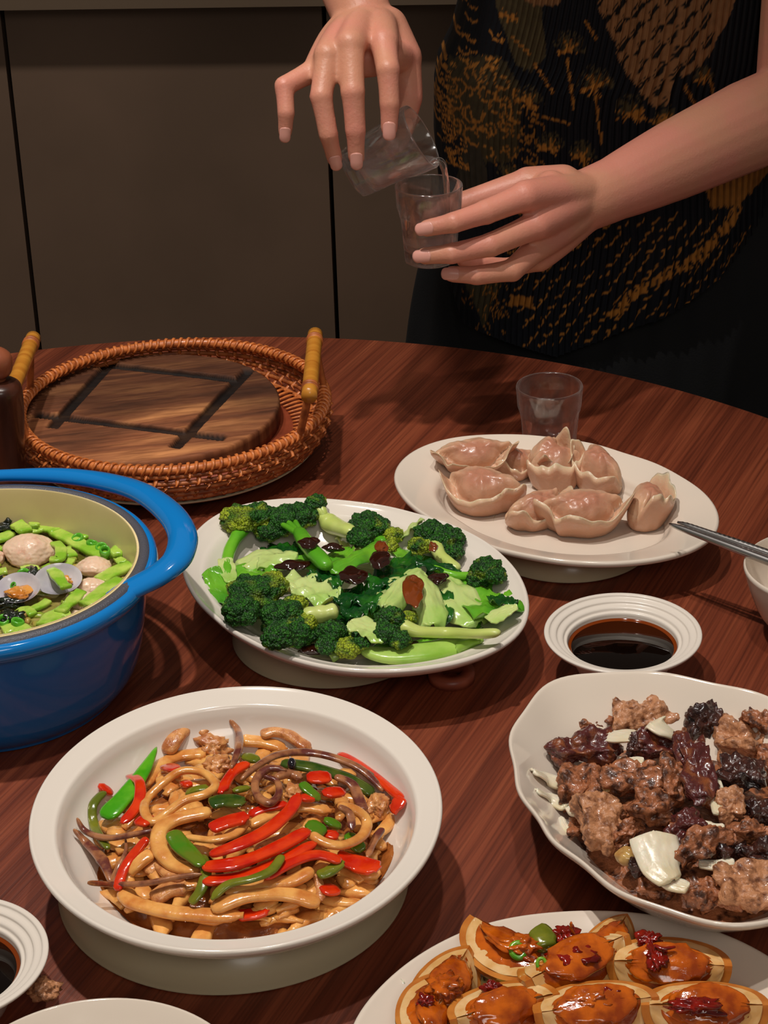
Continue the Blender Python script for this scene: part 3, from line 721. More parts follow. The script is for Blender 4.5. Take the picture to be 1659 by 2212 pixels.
sfs('tentacle', TEN, [(830, 390), (880, 345), (960, 298), (1060, 285), (1170, 303), (1280, 350), (1362, 428)], 38, 'long purple-edged strip sweeping across the back right', .5, .010, taper=tp)
sfs('tentacle', TEN, [(1000, 352), (930, 348), (885, 395), (892, 448), (935, 475), (970, 445), (965, 395), (915, 375)], 30, 'tightly curled purple-edged squid ring right of centre', .8, .010, taper=[.6, 1, 1, 1, .9, .8, .4])
sfs('tentacle', TEN, [(960, 380), (1010, 365), (1058, 382)], 34, 'short purple squid curl beside the ring', .7, .009)
sfs('tentacle', TEN, [(218, 530), (250, 580), (330, 605), (430, 592), (515, 575)], 26, 'brown tentacle reaching left over the bowl wall', .7, .008, taper=[.3, .9, 1, .8, .4])
sfs('tentacle', TEN, [(205, 572), (255, 625), (315, 690), (348, 775)], 38, 'wide dark tentacle on the left wall', .5, .006, taper=[.2, .8, 1, .6])
sfs('tentacle', TEN, [(258, 772), (345, 778), (470, 775), (590, 752), (685, 740)], 24, 'long thin purple tentacle at the front left', .8, .011, taper=[.2, .9, .9, .8, .5])
sfs('tentacle', TEN, [(345, 780), (370, 720), (400, 660), (400, 610)], 24, 'thin tentacle branch standing at the left', .8, .006, taper=[.9, .8, .6, .3])
sfs('tentacle', TEN, [(1180, 375), (1245, 405), (1275, 470), (1290, 500)], 36, 'purple-rimmed squid strip at right behind the hooked ring', .5, .006)
sfs('tentacle', TEN, [(1195, 488), (1235, 515), (1245, 575)], 30, 'dark purple sliver inside the hooked ring', .6, .011)
sfs('tentacle', TEN, [(1360, 570), (1330, 610), (1300, 680)], 26, 'dark tentacle tip at the right wall', .6, .004)
R_ = 'pepper_strip'
sfs(R_, RED, [(715, 572), (780, 545), (862, 525)], 62, 'wide glossy red pepper piece in the middle', .28, .010, power=4)
sfs(R_, RED, [(860, 520), (930, 492), (1010, 478)], 38, 'narrow red pepper behind the long diagonal one', .35, .006, power=3.5)
sfs(R_, RED, [(712, 668), (820, 630), (930, 575), (1015, 500), (1045, 440)], 54, 'long curved red pepper strip rising to the right', .32, .011, power=3.5, taper=[.7, 1, 1, .95, .75])
sfs(R_, RED, [(686, 712), (810, 700), (950, 648), (1085, 575)], 58, 'broad red pepper strip, upper of the front pair', .3, .010, power=4)
sfs(R_, RED, [(686, 768), (820, 750), (950, 706), (1110, 622)], 48, 'broad red pepper strip, lower of the front pair', .3, .008, power=4)
sfs(R_, RED, [(915, 755), (1010, 702), (1110, 668), (1205, 692)], 44, 'red pepper strip bending at front right', .35, .010, power=3.5)
sfs(R_, RED, [(1190, 672), (1265, 702), (1345, 722)], 84, 'big red pepper chunk at the right front', .2, .008, power=4)
sfs(R_, RED, [(1195, 290), (1285, 342), (1375, 412), (1432, 462)], 34, 'long red strip leaning on the right wall', .4, .006, power=3.5)
sfs(R_, RED, [(1435, 455), (1412, 482), (1392, 508)], 50, 'red pepper end folded at the right wall', .25, .006, power=4)
sfs(R_, RED, [(412, 372), (450, 395), (452, 460), (425, 510), (385, 550)], 38, 'curved red strip at left beside the bright green one', .35, .010, power=3.5)
sfs(R_, RED, [(440, 535), (498, 545)], 64, 'short red pepper piece at the left', .25, .008, power=4)
sfs(R_, RED, [(482, 605), (432, 665), (395, 720), (368, 800)], 36, 'red strip running down the left front', .35, .009, power=3.5)
sfs(R_, RED, [(860, 325), (800, 362), (752, 438)], 40, 'red strip below the upright tentacle', .35, .007, power=3.5)
sfs(R_, RED, [(540, 335), (596, 352)], 50, 'small red piece at upper left', .3, .008, power=4)
sfs(R_, RED, [(1075, 380), (1168, 378)], 70, 'squarish red piece at the upper right', .2, .010, power=4)
sfs(R_, RED, [(1135, 440), (1218, 430)], 58, 'red piece below the squarish one at right', .25, .009, power=4)
sfs(R_, RED, [(1050, 458), (1112, 452)], 44, 'little red piece right of the curved strip tip', .3, .008, power=4)
sfs(R_, RED, [(1128, 802), (1196, 795)], 66, 'red chunk at the front right wall', .22, .004, power=4)
sfs(R_, RED, [(815, 895), (880, 888), (935, 868)], 54, 'red chunk tucked under the front squid strip', .3, .001, power=4)
sfs(R_, RED, [(298, 408), (352, 440)], 38, 'small red tip at the far left wall', .3, .006, power=4)
sfs(R_, RED, [(1140, 590), (1195, 600)], 44, 'red bit inside the hooked ring', .3, .005, power=4)
sfs(R_, RED, [(610, 395), (640, 410)], 36, 'red bit seen through the wavy loop', .3, .002, power=4)
sfs(R_, GRB, [(516, 268), (470, 350), (410, 435), (320, 530)], 78, 'bright green tapering pepper strip at the left', .3, .010, power=3, taper=[.12, .6, .85, .95])
sfs(R_, OLV, [(322, 432), (278, 485), (285, 565), (335, 645)], 32, 'olive pepper curl at the left wall', .5, .006)
sfs(R_, GRN, [(570, 580), (605, 630), (650, 672), (690, 708)], 72, 'green pepper piece in the C-shaped squid', .3, .010, power=3.5, taper=[.7, 1, .8, .5])
sfs(R_, DKG, [(712, 478), (775, 465), (842, 478)], 66, 'dark glossy green pepper piece at centre', .3, .009, power=3.5)
sfs(R_, OLV, [(985, 670), (945, 725), (870, 758), (780, 780), (720, 835)], 34, 'olive pepper strip winding over the front', .5, .013)
sfs(R_, OLV, [(640, 850), (680, 800), (700, 730), (680, 670)], 40, 'green curl beside the C-shaped squid', .5, .007)
sfs(R_, DKG, [(980, 325), (1110, 345), (1230, 385), (1325, 440)], 54, 'dark green strip under the sweeping purple one', .4, .006)
sfs(R_, GRN, [(1075, 550), (1145, 590)], 66, 'green chunk right of the red pair', .3, .006, power=4)
sfs(R_, GRN, [(1140, 535), (1205, 565)], 40, 'small green piece inside the hooked ring', .3, .007, power=4)
sfs(R_, GRN, [(1225, 590), (1285, 655)], 56, 'green piece at right below the hooked ring', .3, .003, power=4)
sfs(R_, OLV, [(1115, 745), (1160, 730), (1210, 690)], 50, 'green piece between the right red chunks', .3, .008, power=3)
sfs(R_, OLV, [(625, 440), (665, 425), (712, 418)], 34, 'green strip seen through the wavy loop', .3, .003, power=4)
sfs(R_, OLV, [(835, 295), (895, 318)], 44, 'green bit by the upright tentacle', .3, .006, power=4)
sfs(R_, GRN, [(1055, 400), (1085, 430), (1125, 465)], 36, 'green strip among the upper right red pieces', .3, .010, power=4)
sfs(R_, DKG, [(1290, 350), (1350, 410)], 30, 'dark green sliver along the right red strip', .4, .009)
sfs(R_, OLV, [(800, 430), (865, 415)], 30, 'small olive piece at the centre back', .4, .006)

# ------------------------------------------------------------------ broccoli dish
def z2(p): return (380+p[0]*.4702, 1040+p[1]*.4702)
BC = bcn
def Hb(x, y):
    dx, dy = x-BC.x, y-BC.y; a = math.atan2(dy, dx); r = math.hypot(dx, dy)/(bR(a)*.9)
    return max(.020+.026*max(0, 1-r**2.4), IN_B(x, y)+.001)
BUD = mat('broccoli_buds', (1, 1, 1), .55, attr='tint')
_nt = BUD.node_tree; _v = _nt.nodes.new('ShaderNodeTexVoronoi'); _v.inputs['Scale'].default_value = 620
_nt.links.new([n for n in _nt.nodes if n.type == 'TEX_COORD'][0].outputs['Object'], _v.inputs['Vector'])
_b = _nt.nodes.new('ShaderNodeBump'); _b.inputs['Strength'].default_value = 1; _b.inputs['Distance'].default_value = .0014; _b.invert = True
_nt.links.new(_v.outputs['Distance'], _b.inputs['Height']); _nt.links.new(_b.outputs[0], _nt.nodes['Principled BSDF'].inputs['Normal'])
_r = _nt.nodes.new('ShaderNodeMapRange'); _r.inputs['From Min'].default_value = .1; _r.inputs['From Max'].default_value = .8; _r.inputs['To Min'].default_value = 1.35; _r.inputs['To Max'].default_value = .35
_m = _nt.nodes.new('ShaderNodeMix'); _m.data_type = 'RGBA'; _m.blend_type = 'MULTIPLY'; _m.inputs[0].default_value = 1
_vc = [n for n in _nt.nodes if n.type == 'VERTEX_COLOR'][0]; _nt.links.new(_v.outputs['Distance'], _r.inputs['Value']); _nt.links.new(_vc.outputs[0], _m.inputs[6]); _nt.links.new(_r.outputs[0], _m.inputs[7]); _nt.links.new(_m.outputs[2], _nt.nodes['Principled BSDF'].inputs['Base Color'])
STK = mat('broccoli_stalk', lin((172, 206, 98)), .3, col2=lin((138, 186, 62)), scale=30, bump=.2, sss=.1, sssr=(.004,), coat=.3)
STKP = mat('pale_stalk', lin((216, 224, 142)), .35, col2=lin((196, 212, 112)), scale=30, bump=.2, sss=.1, sssr=(.004,), coat=.3)
STKG = mat('green_stalk', lin((116, 190, 44)), .3, col2=lin((88, 168, 32)), scale=30, bump=.2, sss=.1, sssr=(.004,), coat=.4)
def floret(crowns, stalk, w_, sm, label, yel=.3, seed=0, ts=(1, .8, .9), slift=.004, clift=.009):
    t0 = on(*z2(crowns[0][:2]), Hb, clift); t = thing('broccoli_floret', Vector((t0.x, t0.y, t0.z-.01)), label+' in the oval dish', 'broccoli')
    V = []; F = []; col = []
    dk = np.array(lin((20, 78, 14))); gr = np.array(lin((58, 134, 20))); yl = np.array(lin((176, 196, 40)))
    for ci, (cx, cy, r, *e) in enumerate(crowns):
        c = on(*z2((cx, cy)), Hb, clift); k = pxm(c)*.4702; R0 = r*k*1.42; sub = 5 if r > 55 else 4
        A, FF = ico(sub); k0 = len(V); yy = e[0] if e else yel
        for v in A:
            p = Vector(v); d1 = mn.voronoi(p*1.9+Vector((seed, ci, 3)))[0][0]
            d2 = mn.voronoi(p*(7.5*R0/.018*1.0)+Vector((seed*2, ci, 1)))[0][0]
            kk = 1.08-.34*d1**1.3-.13*d2
            z = p.z*.8 if p.z > 0 else p.z*.55
            V.append(c+Vector((p.x*R0*kk, p.y*R0*kk*1.05, z*R0*kk)))
            f = mn.noise(p*1.1+Vector((seed*5, ci*3, 7)))*.9+yy-.25-(.25*p.z)
            f = min(1, max(0, f*2)); g = min(1, max(0, .35+mn.noise(p*4+Vector((seed, 0, 0)))))
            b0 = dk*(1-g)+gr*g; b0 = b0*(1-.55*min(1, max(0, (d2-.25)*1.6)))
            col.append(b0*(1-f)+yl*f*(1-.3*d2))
        F += [tuple(i+k0 for i in f) for f in FF]
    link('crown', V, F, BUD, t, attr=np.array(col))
    if stalk:
        P = [on(*z2(p), Hb, slift) for p in stalk]; k = pxm(P[0])*.4702
        V, F = tube(P, [w_*k*.5*q for q in ts], [w_*k*.42*q for q in ts], 14, n=8, wob=.25, seed=seed, power=2.3); link('stalk', V, F, sm, t)
        if len(stalk) > 1:      # side branches fanning into the crown
            c = on(*z2(crowns[0][:2]), Hb, clift); b0 = P[0].lerp(P[1], .35); mb = MB(); rr = crowns[0][2]*k
            for j in range(5):
                an = j*1.25+seed; q = c+Vector((math.cos(an)*rr*.6, math.sin(an)*rr*.6, rr*.1))
                mb.add(*tube([b0, b0.lerp(q, .5)+Vector((0, 0, .001)), q], [w_*k*.26, w_*k*.2, w_*k*.16], None, 8, n=4))
            mb.link('branches', sm, t)
    return t
floret([(300, 180, 72, .75), (365, 165, 68, .35), (250, 160, 40, .9)], [(320, 200), (270, 270), (238, 350), (240, 450)], 62, STKG, 'two-tone floret with bright stalk at the upper left', .6, 1, (1.3, 1, .9, .7), .010)
floret([(500, 185, 78, .1), (430, 230, 55, .05), (575, 165, 62, .1)], [(560, 225), (620, 310), (700, 395)], 74, STKG, 'wide dark floret at the back with cut green stalk', .1, 2, (.9, 1, 1), .012)
floret([(645, 100, 40, .2), (628, 150, 34, .3)], [(665, 150), (720, 200), (815, 235)], 86, STKP, 'small high floret on a thick yellow-white stalk at the back', .2, 3, (.6, 1.1, .8), .010)
floret([(880, 215, 72, .0), (850, 260, 50, 0), (930, 215, 50, .2)], [(900, 250), (960, 280)], 60, STKG, 'dark rounded floret behind the dark greens', .1, 4)
floret([(1000, 250, 38, .95), (985, 300, 30, .9)], None, 0, None, 'small yellow-green floret next to the dark rounded one', .9, 5)
floret([(1170, 245, 62, .05), (1250, 270, 64, 0), (1120, 300, 45, .85), (1275, 325, 42, .1)], [(1190, 270), (1215, 340), (1300, 405)], 60, STKP, 'open floret with visible pale branches at the right back', .2, 6, (1.2, 1, .8), .012)
floret([(1430, 415, 62, .1), (1385, 450, 50, .3), (1470, 440, 40, .1)], [(1390, 430), (1280, 430), (1160, 385)], 44, STKG, 'floret with long thin green stalk at the far right', .2, 7, (1, .9, .7), .010)
floret([(355, 540, 105, .45), (300, 600, 72, .05), (440, 480, 62, .9)], [(400, 560), (450, 640)], 70, STK, 'big rounded floret with yellow-green top at the front left', .3, 8, clift=.012)
floret([(500, 640, 92, .1), (560, 700, 70, .1), (470, 720, 62, 0), (590, 660, 52, .95), (545, 570, 48, .9)], [(580, 620), (660, 610), (745, 590)], 92, STKP, 'big dark floret with yellow edge and thick pale stalk', .3, 9, (1, 1, .8), .010, clift=.010)
floret([(715, 700, 58, .05), (700, 755, 46, .1), (790, 770, 50, .85), (850, 745, 34, .3)], [(780, 720), (800, 660)], 50, STK, 'floret at the front centre beside the dark sauce', .3, 10, clift=.009)
floret([(985, 640, 60, .05), (970, 700, 52, 0), (1030, 730, 44, .1), (1075, 625, 32, .95)], [(1030, 665), (1120, 690), (1260, 695), (1380, 700), (1490, 695)], 66, STKP, 'floret at the front with long pale stalk pointing right', .1, 11, (1.3, .9, .9, .8, .6), .010, clift=.010)
P = [on(*z2(p), Hb, .002) for p in [(850, 775), (980, 800), (1150, 785), (1300, 755), (1400, 735)]]
tag(link('cut_stem', *tube(P, [.004, .0085, .011, .0105, .006], [.003, .004, .005, .005, .003], 14, power=2.6), STK), 'thick pale green cut stem along the front rim of the oval dish', 'broccoli')
LF = mat('lettuce_leaf', lin((150, 206, 74)), .22, col2=lin((96, 178, 40)), scale=22, lo=.35, hi=.65, bump=.5, bscale=120, sss=.25, sssr=(.003,), coat=.5)
LFP = mat('pale_leaf', lin((206, 220, 142)), .22, col2=lin((160, 204, 90)), scale=22, lo=.4, hi=.7, bump=.5, bscale=120, sss=.25, sssr=(.003,), coat=.5, stretch=(1, 1, 1))
LFD = mat('dark_leaf', lin((14, 66, 22)), .2, col2=lin((44, 116, 26)), scale=60, lo=.45, hi=.7, bump=.7, bscale=160, coat=.5)
LFB = mat('bright_leaf', lin((122, 190, 48)), .22, col2=lin((74, 152, 32)), scale=26, lo=.35, hi=.65, bump=.5, bscale=120, sss=.2, sssr=(.003,), coat=.5)
def leaf(pts, ws, m, label, ruf=.002, lift=.004, name='lettuce_leaf', cat='lettuce', curl=0, seed=0, frq=3, jag=.12, lifts=None, up=(0, 0, 1), where=' in the oval dish', zz=z2, H=Hb, sc_=.4702, th=.0009):
    P = [on(*zz(p), H, lifts[i] if lifts else lift) for i, p in enumerate(pts)]; k = pxm(P[0])*sc_
    V, F = sheet(P, [q*k*(.66 if zz is z2 else .5) for q in ws], th, 16, ruf, frq, up, curl, seed, jag=jag)
    o = link(name, V, F, m); return tag(o, label+where, cat)
leaf([(310, 390), (380, 340), (470, 340), (560, 330)], [90, 150, 130, 60], LFP, 'pale translucent leaf left of centre', .002, .006, seed=1, curl=-.004)
leaf([(150, 400), (190, 460), (225, 520), (260, 560)], [60, 90, 90, 60], LFB, 'bright green leaf hanging over the left side', .0015, .007, seed=2)
leaf([(225, 350), (235, 400), (255, 460)], [50, 62, 40], LFP, 'small pale sliver at the end of the left stalk', .0006, .013, seed=3)
leaf([(280, 480), (320, 420), (400, 440), (470, 410)], [90, 110, 120, 80], LFB, 'green leaf above the big left floret', .002, .004, seed=4)
leaf([(700, 400), (760, 370), (840, 330), (900, 290), (960, 270)], [80, 90, 80, 60, 40], LFB, 'arched green leaf running to the dark rounded floret', .0015, .010, seed=5, curl=-.004)
leaf([(480, 450), (560, 460), (640, 500), (730, 540)], [70, 130, 150, 90], LFP, 'pale crinkled leaf in front of centre', .0035, .007, seed=6, frq=4)
leaf([(540, 350), (620, 370), (720, 350), (800, 300)], [60, 90, 80, 50], LFB, 'green leaf behind the cut stalk', .002, .003, seed=7)
for i, (pts, ws, s) in enumerate([([(740, 560), (800, 520), (880, 520), (960, 480)], [90, 130, 140, 90], 8), ([(900, 480), (960, 440), (1030, 400), (1090, 340)], [90, 120, 130, 80], 9), ([(770, 620), (830, 580), (900, 560), (980, 580)], [70, 110, 110, 70], 10), ([(600, 430), (680, 430), (760, 470)], [60, 80, 60], 11)]):
    leaf(pts, ws, LFD, ['dark crinkled green leaf at the centre', 'dark leaf rising to the right back', 'dark leaf before the pale sauce-covered leaf', 'dark leaf scrap left of the centre sauce'][i], .0035, .006, seed=s, frq=5, name='dark_leaf', cat='greens', jag=.14)
leaf([(950, 570), (1010, 490), (1080, 430), (1130, 400)], [70, 130, 140, 80], LFP, 'pale yellowish leaf under the brown sauce', .0025, .011, seed=12, curl=-.006)
leaf([(1120, 420), (1150, 500), (1170, 580), (1180, 650)], [70, 110, 120, 80], LFP, 'upright pale leaf with fine ribs right of the brown sauce', .0015, .012, seed=13, curl=-.006, frq=2)
leaf([(1210, 430), (1260, 480), (1320, 560), (1400, 640)], [90, 150, 170, 110], LFP, 'wide pale leaf base at the right', .002, .008, seed=14, curl=-.004)
leaf([(1290, 450), (1370, 490), (1450, 570), (1530, 600)], [90, 170, 190, 130], LFB, 'large bright green leaf at the right side', .0035, .008, seed=15, frq=4, jag=.2)
leaf([(1440, 640), (1500, 600), (1568, 570)], [60, 70, 40], LFP, 'light green folded leaf tip at the far right', .0006, .012, seed=16)
leaf([(1440, 530), (1500, 540), (1560, 560)], [30, 56, 40], LFD, 'dark green leaf edge at the far right', .002, .010, seed=17, name='dark_leaf', cat='greens')
leaf([(800, 640), (860, 660), (920, 690), (950, 740)], [80, 110, 100, 60], LFP, 'translucent leaf between the two front florets', .0015, .013, seed=18)
leaf([(1180, 400), (1210, 480), (1220, 560), (1230, 640)], [60, 80, 90, 60], LFD, 'dark leaf strip right of the upright pale leaf', .003, .004, seed=19, name='dark_leaf', cat='greens')
leaf([(1030, 260), (1080, 210), (1130, 175)], [60, 60, 40], LFP, 'pale leaf piece standing at the back', .001, .004, seed=20, lifts=[.002, .008, .016])
leaf([(1100, 370), (1200, 385), (1310, 420)], [50, 70, 50], LFD, 'dark arching leaf at the right', .002, .012, seed=21, name='dark_leaf', cat='greens')
leaf([(560, 620), (640, 680), (700, 620)], [80, 90, 60], LFB, 'green leaf between the big florets and front floret', .002, -.001, seed=22)
leaf([(900, 790), (1000, 740), (1100, 760), (1200, 720)], [60, 90, 90, 60], LFB, 'green leaf lying below the long front stalk', .001, -.003, seed=23)
for i, (pts, ws, m, lb) in enumerate([
  ([(230, 560), (330, 470), (430, 420)], [80, 120, 90], LFB, 'green leaf under the big left floret'),
  ([(620, 480), (700, 440), (800, 380)], [90, 130, 90], LFB, 'green leaf under the centre sauce pool'),
  ([(420, 300), (520, 320), (620, 300)], [80, 110, 80], LFD, 'dark leaf below the wide back floret'),
  ([(640, 600), (740, 640), (860, 700)], [90, 130, 100], LFD, 'dark leaf between the front florets'),
  ([(880, 600), (960, 640), (1060, 620)], [80, 120, 90], LFB, 'green leaf under the pale ribbed leaves'),
  ([(760, 240), (860, 300), (980, 330)], [70, 110, 90], LFP, 'pale leaf behind the arched leaf'),
  ([(1020, 350), (1120, 330), (1240, 380)], [80, 120, 80], LFB, 'green leaf under the open floret'),
  ([(1380, 520), (1420, 620), (1400, 700)], [90, 130, 90], LFB, 'green leaf sagging at the right front'),
  ([(560, 760), (660, 740), (760, 800)], [60, 90, 60], LFP, 'pale leaf edge at the front rim'),
  ([(420, 760), (520, 700), (620, 720)], [60, 80, 60], LFP, 'pale leaf scrap under the big dark floret')]):
    leaf(pts, ws, m, lb, .003, -.002, seed=40+i, frq=4, jag=.15)
OY = mat('oyster_sauce', lin((44, 14, 6)), .05, coat=1)
OYB = mat('brown_oyster_sauce', lin((126, 58, 18)), .05, coat=1)
for i, (x, y, a, b_, m, s, lb, lf) in enumerate([(608, 282, 46, 30, OY, 1, 'dark sauce on the cut broccoli stalk', .020), (722, 305, 52, 22, OY, 2, 'dark sauce streak behind the arched leaf', .010), (535, 385, 74, 36, OY, 3, 'dark sauce pool left of centre', .007), (812, 432, 62, 54, OY, 4, 'largest dark sauce pool at the centre', .014), (940, 355, 48, 62, OY, 5, 'dark sauce dripping down the arched leaf', .016), (1088, 500, 54, 110, OYB, 6, 'glossy brown sauce on the pale yellowish leaf', .017), (1182, 300, 20, 30, OYB, 7, 'brown sauce drop on the open floret', .022), (625, 775, 58, 26, OY, 8, 'dark sauce at the front rim', .004), (1205, 445, 46, 34, OY, 9, 'dark sauce beside the large right leaf', .011), (1085, 755, 40, 18, OY, 10, 'dark sauce under the long pale stalk', .001), (945, 300, 30, 40, OYB, 11, 'brown sauce at the top of the arched leaf', .017)]):
    p = on(*z2((x, y)), Hb, lf); k = pxm(p)*.4702
    V, F = blob(p, (a*k, b_*k*1.25, .0028), amp=.45, fr=1.3, seed=s, sub=4, amp2=.03)
    tag(link('sauce_pool', V, F, m), lb+' in the oval dish', 'sauce')

# ------------------------------------------------------------------ dumplings
def z3(p): return (840+p[0]*.4937, 780+p[1]*.4937)
DGH = mat('dumpling_skin', lin((216, 178, 148)), .34, attr='tint', bump=.6, bscale=220, sss=.35, sssr=(.005,), coat=.25)
def dumpling(c, L, Wd, ang, label, seed, h=.017, lift=0, tilt=(0, 0), fr=1.0, ear=.0):
    """half-moon: belly at local +y, frilled seam along local -y"""
    h *= 1.2; p0 = on(*z3(c), lambda x, y: max(.022, IN_D(x, y)+.005)+lift); k = pxm(p0)*.4937; a_, b_ = L*k/2, Wd*k/2*1.35
    ca, sa = math.cos(ang), math.sin(ang); V = []; F = []; col = []; nr, na = 26, 96
    skin = np.array(lin((212, 172, 140))); pink = np.array(lin((188, 130, 104))); edge_ = np.array(lin((226, 200, 166)))
    Rt = Matrix.Rotation(ang, 3, 'Z')@Matrix.Rotation(tilt[0], 3, 'X')@Matrix.Rotation(tilt[1], 3, 'Y')
    def pt(r, t, side):
        x = math.cos(t); y = math.sin(t)
        w0 = 1+.16*mn.noise(Vector((x*1.6, y*1.6, seed*2.7))); ear_ = max(0, abs(x)-.72)/.28*min(1, max(0, -y+.45)*1.6); X = a_*x*r*w0*(1+.10*ear_*r); Y = b_*(y if y < 0 else y*.85)*r*w0+b_*.10*(x*x)*r*(1 if ear == 0 else 1+ear)
        seam = max(0, -y+.30)/1.3; seam = min(1, seam*1.4)
        ruf = math.sin(t*9+seed)*.0004+math.sin(t*4.3+seed*2)*.0010+.0016*mn.noise(Vector((math.cos(t)*3, math.sin(t)*3, seed)))
        if side > 0:
            rb = .95-.33*min(1, seam*2.2); bel = math.sqrt(max(0, 1-(r/rb)**2.2)) if r < rb else 0
            wr = .0036*mn.noise(Vector((X*70+seed, Y*70, 1)))+.0014*mn.noise(Vector((X*200+seed, Y*200, 1)))
            z = h*.10+h*.85*bel**.8+wr*(1 if bel > 0 else .3)
            f = max(0, (r-.58)/.42)
            z += seam*f**1.3*(h*.50+ruf*2.2)*fr+ear_*f*h*.45*fr+.0009*math.sin(t*19+seed)*f*(1-f)*4*seam
            z -= h*.22*math.exp(-((r-.78)/.06)**2)*seam
        else:
            f = max(0, (r-.58)/.42)
            z = -h*.7*math.sqrt(max(0, 1-r**3))+seam*f**1.3*(h*.50+ruf*2.2)*fr+ear_*f*h*.45*fr+h*.03
        if r > .8: X += a_*.012*math.cos(t*8+seed)*seam*(r-.8)*4; Y += b_*.02*math.sin(t*9+seed*2)*seam*(r-.8)*4
        cl = skin*.5+pink*.5
        if side > 0:
            bb = max(0, 1-r/.8); cl = pink*(min(1, bb*1.6))+skin*(1-min(1, bb*1.6))
            f = max(0, (r-.85)/.15)*seam; cl = cl*(1-f)+edge_*f
            cl = cl*(1+.10*mn.noise(Vector((X*160+seed, Y*160, 3))))
        q = Rt@Vector((X, Y, z)); return p0+Vector((q.x, q.y, q.z)), cl
    for side in (1, -1):
        for j in range(nr+1 if side > 0 else nr):
            r = (j/nr)**.8
            for i in range(na):
                v, cl = pt(r, 2*math.pi*i/na, side); V.append(v); col.append(cl)
    for j in range(nr):
        for i in range(na):
            i2 = (i+1) % na; F.append((j*na+i, (j+1)*na+i, (j+1)*na+i2, j*na+i2))
    o2 = (nr+1)*na
    for j in range(nr-1):
        for i in range(na):
            i2 = (i+1) % na; F.append((o2+j*na+i, o2+j*na+i2, o2+(j+1)*na+i2, o2+(j+1)*na+i))
    for i in range(na):
        i2 = (i+1) % na; F.append((o2+(nr-1)*na+i, o2+(nr-1)*na+i2, nr*na+i2, nr*na+i))
    # keep the underside from sinking into the plate
    Z0 = [T+IN_D(v.x, v.y)+.0008 for v in V]; V = [Vector((v.x, v.y, z0+.04*(v.z-z0) if v.z < z0 else v.z)) for v, z0 in zip(V, Z0)]
    tag(link('dumpling', V, F, DGH, attr=np.clip(np.array(col), 0, 1)), label+' on the oval plate', 'dumpling')
dumpling((372, 425), 350, 150, math.radians(8), 'boiled dumpling at the back left with two pointed corners', 1, .014, .003, (.5, 0), 1.6)
dumpling((560, 460), 190, 130, math.radians(30), 'small part of a dumpling wedged behind the large left one', 9, .013, .003, (.2, 0))
dumpling((415, 595), 380, 205, math.radians(-24), 'large boiled dumpling at the front left with frilled lower edge', 2, .020, .003, (.22, 0), 1.3)
dumpling((700, 440), 190, 150, math.radians(60), 'dumpling at the back centre with a raised curled tip', 3, .018, .008, (.3, -.35), 1.6)
dumpling((735, 500), 250, 130, math.radians(10), 'smooth dumpling in the middle of the plate', 4, .020, .006, (-.2, 0), .8)
dumpling((905, 500), 290, 150, math.radians(-62), 'dumpling lying lengthwise at the back right of the pile', 5, .020, .005, (0, .2), 1.0)
dumpling((650, 670), 330, 160, math.radians(40), 'dumpling half hidden behind the front centre one', 6, .016, .002, (.25, 0), 1.2)
dumpling((845, 690), 410, 185, math.radians(4), 'boiled dumpling at the front centre with wavy white edge', 7, .020, .004, (.28, 0), 1.5)
dumpling((1132, 660), 270, 150, math.radians(78), 'separate dumpling at the right touched by the chopstick tips', 8, .019, .005, (.15, .1), 1.5)

# ------------------------------------------------------------------ meat bowl
def z4(p): return (1080+p[0]*.349, 1260+p[1]*.349)
def Hm(x, y):
    dx, dy = x-mcn.x, y-mcn.y; a = math.atan2(dy, dx); r = math.hypot(dx, dy)/(mR0(a)*.88)
    return max(.020+.038*max(0, 1-r**2.6), IN_M(x, y)+.001)
MBR = mat('fried_meat', lin((166, 102, 66)), .36, col2=lin((70, 36, 22)), scale=150, lo=.45, hi=.62, bump=1, bscale=420, coat=.35, detail=8)  # dark noise tone, here and in MLT, paints in the shade of crevices
MLT = mat('light_fried_meat', lin((190, 132, 92)), .42, col2=lin((104, 58, 34)), scale=170, lo=.48, hi=.68, bump=1, bscale=420, coat=.3, detail=8)
MDK = mat('charred_meat', lin((72, 38, 30)), .2, col2=lin((34, 18, 18)), scale=110, lo=.4, hi=.6, bump=1, bscale=420, coat=.6, detail=8)
MPU = mat('purple_brown_meat', lin((84, 36, 34)), .2, col2=lin((140, 78, 44)), scale=110, lo=.5, hi=.66, bump=.9, bscale=420, coat=.6, detail=8)
ONI = mat('white_onion', lin((236, 222, 200)), .3, col2=lin((220, 204, 170)), scale=30, bump=.3, sss=.35, sssr=(.004,), coat=.15)
GAR = mat('fried_garlic', lin((198, 162, 96)), .2, col2=lin((150, 98, 44)), scale=70, sss=.3, sssr=(.004,), coat=.6)
